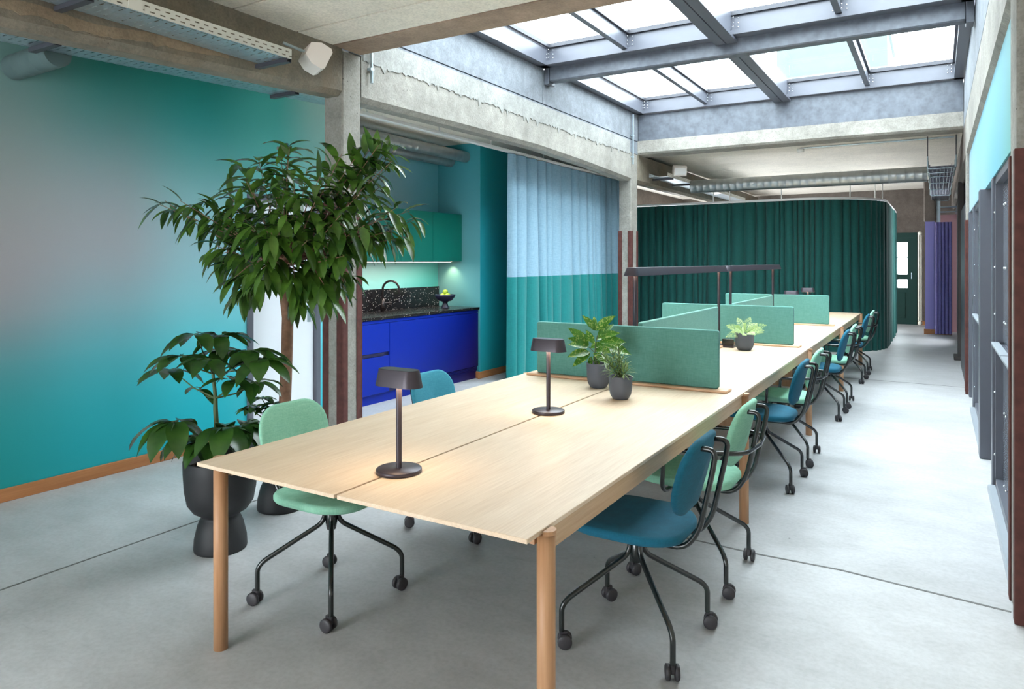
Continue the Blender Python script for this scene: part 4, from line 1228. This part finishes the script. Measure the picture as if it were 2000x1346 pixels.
# indoor tree
e = empty('indoor_tree', (PT[0], PT[1], .46), 'tall indoor tree with long glossy leaves in front of the first column', 'tree')
dT = sA*3.40+cA*2.95
base = Vector((PT[0], PT[1], .46)); r = random.Random(31)
tr = MB().tube([base, at(556,800,dT), at(560,700,dT), at(562,620,dT), at(556,560,dT), at(555,520,dT), at(556,472,dT)], [.040,.036,.034,.034,.037,.034,.026], 14)
tr.build('trunk', M['bark'], e)
br = MB(); lv = MB()
hub = at(556, 520, dT); hub2 = at(556, 480, dT)
tips = [(322,392,.1),(352,392,-.1),(395,390,0),(440,372,.2),(470,318,.1),(480,352,-.2),(505,312,0),(548,300,.15),(565,290,-.1),(545,345,.2),(600,330,0),(625,345,-.25),
 (650,325,.1),(668,300,-.15),(700,300,-.1),(728,285,-.05),(752,300,0),(765,315,-.1),(735,330,.05),(742,365,-.1),(705,378,-.2),(752,398,-.1),(775,405,-.2),(782,428,0),(765,450,-.15),(740,455,.05),
 (712,440,-.3),(690,470,-.1),(672,500,-.25),(655,540,-.1),(635,560,-.2),(648,470,.2),(622,500,0),(600,470,-.3),(455,400,-.2),(430,428,0),(440,455,.2),(422,480,-.1),(435,515,.1),(415,500,.2),
 (455,545,-.1),(478,560,.1),(500,555,-.2),(520,520,-.3),(472,500,.2),(490,440,-.3),(520,420,.1),(560,412,-.3),(590,420,.2),(540,385,-.15),(615,395,-.3),(645,390,0),(670,372,.1),(505,390,.25),(575,365,-.2),
 (665,420,-.3),(630,430,-.1),(530,455,-.35),(575,545,-.2),(610,540,.0),(500,470,.0),(690,400,.15),(450,430,.3),(590,590,-.05),(800,412,-.1),(812,428,0),(795,462,-.1),(308,398,0),(562,284,.1),(742,280,-.1),(772,292,0),(640,585,-.1),(665,565,0),(690,540,-.15),(470,575,0)]
for (px, py, dd) in tips:
    p = at(px, py, dT+dd*1.3)
    h = hub.lerp(hub2, r.random())
    o = p-h
    bend_ = Vector((0,0,-.08 if o.z > 0 else .12))
    pts = [h, h.lerp(p,.35)+bend_*.6+rdir(r)*.02, h.lerp(p,.7)+bend_*.3+rdir(r)*.015, p]
    br.tube(pts, [.006,.0045,.003,.0018], 6)
    od = o.normalized(); nl = r.randint(10, 14)
    for q in range(nl):
        t = q/nl
        s0 = h.lerp(p, .52+.50*t)
        a = q*2.4+r.random()*.6
        ref = od.cross(Vector((0,0,1))).normalized(); ref2 = ref.cross(od)
        d = od*(.5+.5*t)+(ref*math.cos(a)+ref2*math.sin(a))*.9+Vector((0,0,-.75 if py > 380 else -.35))
        L_ = r.uniform(.14,.215)
        leaf(lv, s0, d, L_, L_*.30, r.uniform(.5,1.6), fold=.16, n=5)
br.build('branches', M['bark'], e)
lv.build('foliage', M['leaf_tree'], e)['kind'] = 'stuff'
# low growth in the tree pot
lv2 = MB()
for (px, py) in ((500,795),(512,780),(520,800),(490,800),(535,790)):
    p = at(px, py, dT-.03)
    for q in range(6):
        a = 2*math.pi*q/6+r.random()
        leaf(lv2, p, (math.cos(a), math.sin(a), .2), .10, .045, 1.0)
    lv2.tube([Vector((PT[0], PT[1], .46)), p], .003, 5)
lv2.build('underplanting', M['leaf_dark'], e)['kind'] = 'stuff'
# table pots
def small_pot(cx, cy, rad, h, label):
    e = empty('plant_pot', (cx, cy, TZ), label, 'plant pot')
    z = TZ
    MB().lathe([(.0001,z+.0005),(rad*.62,z+.0005),(rad*.68,z+.005),(rad*.86,z+.025),(rad*.94,z+.05),(rad,z+h-.003),(rad*.985,z+h),(rad*.93,z+h),(rad*.92,z+h-.02),(.0001,z+h-.02)], (cx,cy,0), 96, flute=.012).build('pot', M['pot_slate'], e)
    MB().lathe([(rad*.91,z+h-.016),(.0001,z+h-.012)], (cx,cy,0), 24).build('soil', M['soil'], e)
    return e
A = (-1.722, 3.86); B_ = (-1.475, 3.60); C_ = (-1.389, 6.11)
small_pot(*A, .070, .145, 'ribbed slate pot behind, holding the spotted laurel, before the nearest divider')
small_pot(*B_, .064, .125, 'ribbed slate pot in front, holding the spiky plant, on the slit of the table')
small_pot(*C_, .078, .150, 'slate pot holding the pale fern before the middle divider')
e = empty('spotted_laurel', (A[0], A[1], TZ+.13), 'yellow-speckled laurel with broad pointed leaves in the rear table pot', 'potted plant')
dA = sA*1.722+cA*3.86; r = random.Random(3)
st = MB(); lv = MB()
top = at(1167, 655, dA); b0 = Vector((A[0], A[1], TZ+.13))
st.tube([b0, at(1162,700,dA), at(1163,672,dA), top], [.005,.004,.0035,.003], 6)
st.tube([at(1163,690,dA), at(1150,678,dA)], .003, 5); st.tube([b0, at(1153,700,dA)], .003, 5)
ls = [((1163,646),(1139,619)),((1163,646),(1160,620)),((1164,646),(1198,619)),((1168,658),(1196,636)),((1168,660),(1208,652)),((1150,675),(1114,643)),((1150,676),(1112,662)),((1149,678),(1113,674)),((1153,680),(1184,673)),
      ((1160,668),(1144,647)),((1170,668),(1218,668)),((1170,672),(1228,690)),((1152,688),(1112,697)),((1153,690),(1122,715)),((1155,696),(1152,718)),((1158,696),(1170,722)),((1162,672),(1140,655)),((1165,664),(1185,660)),((1160,684),(1195,690)),((1158,690),(1185,712)),((1150,690),(1135,690))]
for (a, c) in ls:
    p = at(*a, dA+r.uniform(-.02,.02)); q = at(*c, dA+r.uniform(-.07,.05))
    ln = (q-p).length*1.12
    leaf(lv, p, (q-p)+Vector((0,0,.02)), ln, ln*.36, .35, up=(.35,-.7,.6), fold=.15, n=7)
st.build('stems', M['stemg'], e); lv.build('foliage', M['leaf_spot'], e)['kind'] = 'stuff'
e = empty('spiky_plant', (B_[0], B_[1], TZ+.11), 'small plant with narrow spiky leaves in the front table pot', 'potted plant')
dB = sA*1.475+cA*3.60; lv = MB(); st = MB(); b0 = Vector((B_[0], B_[1], TZ+.11)); r = random.Random(8)
for (px, py, dd) in ((1195,690,0),(1208,678,.03),(1180,700,0),(1175,690,-.03),(1222,712,-.02),(1205,700,-.05),(1228,722,.02),(1190,712,-.04),(1215,695,.05),(1200,725,-.04),(1222,728,-.06),(1184,722,.03)):
    p = at(px, py, dB+dd)
    st.tube([b0, b0.lerp(p,.5)+Vector((0,0,.01)), p], [.003,.0025,.002], 5)
    for q in range(17):
        t = .45+.55*q/17; a = q*2.4
        s0 = b0.lerp(p, t); od = (p-b0).normalized()
        rf = od.cross(Vector((1,.3,0))).normalized(); rf2 = rf.cross(od)
        d = od*.7+(rf*math.cos(a)+rf2*math.sin(a))*.9
        leaf(lv, s0, d, r.uniform(.045,.07), .007, .3, n=3, fold=.1)
st.build('stems', M['stemg'], e); lv.build('foliage', M['leaf_spike'], e)['kind'] = 'stuff'
e = empty('potted_fern', (C_[0], C_[1], TZ+.13), 'pale green fern with feathery fronds before the middle divider', 'potted plant')
dC = sA*1.389+cA*6.11; lv = MB(); b0 = Vector((C_[0], C_[1], TZ+.13)); r = random.Random(18)
fr = [((1440,621),.05),((1466,620),.03),((1418,636),0),((1420,640),-.1),((1417,659),-.05),((1498,635),0),((1493,646),-.1),((1492,650),.1),((1480,632),.15),((1435,640),-.15),((1475,655),-.18),((1452,632),-.12),((1428,648),.12),((1450,655),-.2),((1485,640),-.12)]
for (tp, dd) in fr:
    q = at(*tp, dC+dd); N = 15
    mid = b0.lerp(q, .5)+Vector((0,0,.035))
    pts = [b0*(1-t)**2+mid*2*t*(1-t)+q*t*t for t in [i/N for i in range(N+1)]]
    lv.tube(pts, .0018, 4)
    sd = (q-b0).cross(Vector((.5,-.85,.5))).normalized()
    for i in range(2, N):
        t = i/N; w = .036*math.sin(math.pi*min(1, t*.9+.12))+.005
        tg = (pts[i+1]-pts[i-1]).normalized()
        for sgn in (-1, 1):
            leaf(lv, pts[i], sd*sgn+tg*.3, w*.95, .0062, .2, n=3, fold=.05, up=(.3,-.6,.7))
lv.build('foliage', M['leaf_fern'], e)['kind'] = 'stuff'

# ------------------------------------------------------------------ light
w = bpy.data.worlds.new('overcast_sky'); SC.world = w; w.use_nodes = True
nt = w.node_tree; bg = nt.nodes['Background']
bg.inputs[0].default_value = (.90,.95,1.0,1); bg.inputs[1].default_value = 9.6
def portal(loc, rot, sx, sy):
    li = bpy.data.lights.new('sky_portal', 'AREA'); li.shape = 'RECTANGLE'; li.size = sx; li.size_y = sy
    li.cycles.is_portal = True
    o = bpy.data.objects.new('sky_portal', li); COL.objects.link(o); o.location = loc; o.rotation_euler = rot
    return o
li = bpy.data.lights.new('kitchen_strip', 'AREA'); li.shape = 'RECTANGLE'; li.size = .03; li.size_y = 2.1; li.energy = 8; li.color = (1,.93,.85)
o = bpy.data.objects.new('kitchen_strip', li); COL.objects.link(o); o.location = (-5.3, 6.22, 1.470)
li = bpy.data.lights.new('kitchen_spot', 'SPOT'); li.energy = 5; li.color = (1,.72,.42); li.spot_size = math.radians(95); li.spot_blend = .8; li.shadow_soft_size = .02
o = bpy.data.objects.new('kitchen_spot', li); COL.objects.link(o); o.location = (-5.4, 7.40, 1.478); o.rotation_euler = (math.radians(18),0,0)

# ------------------------------------------------------------------ camera
cam = bpy.data.cameras.new('camera'); co = bpy.data.objects.new('camera', cam); COL.objects.link(co)
co.location = (0, 0, CH); co.rotation_euler = (math.radians(90), 0, YAW)
cam.sensor_fit = 'HORIZONTAL'; cam.sensor_width = 36; cam.lens = 36*F/2000
cam.shift_x = 0; cam.shift_y = -(673-CY)/2000
cam.clip_start = .05; cam.clip_end = 200
SC.camera = co
SC.view_settings.view_transform = 'Standard'; SC.view_settings.look = 'None'
SC.view_settings.gamma = 1; SC.view_settings.use_curve_mapping = False
SC.view_settings.exposure = 0.70
SC.cycles.use_denoising = True
SC.cycles.max_bounces = 10; SC.cycles.diffuse_bounces = 6; SC.cycles.sample_clamp_indirect = 6
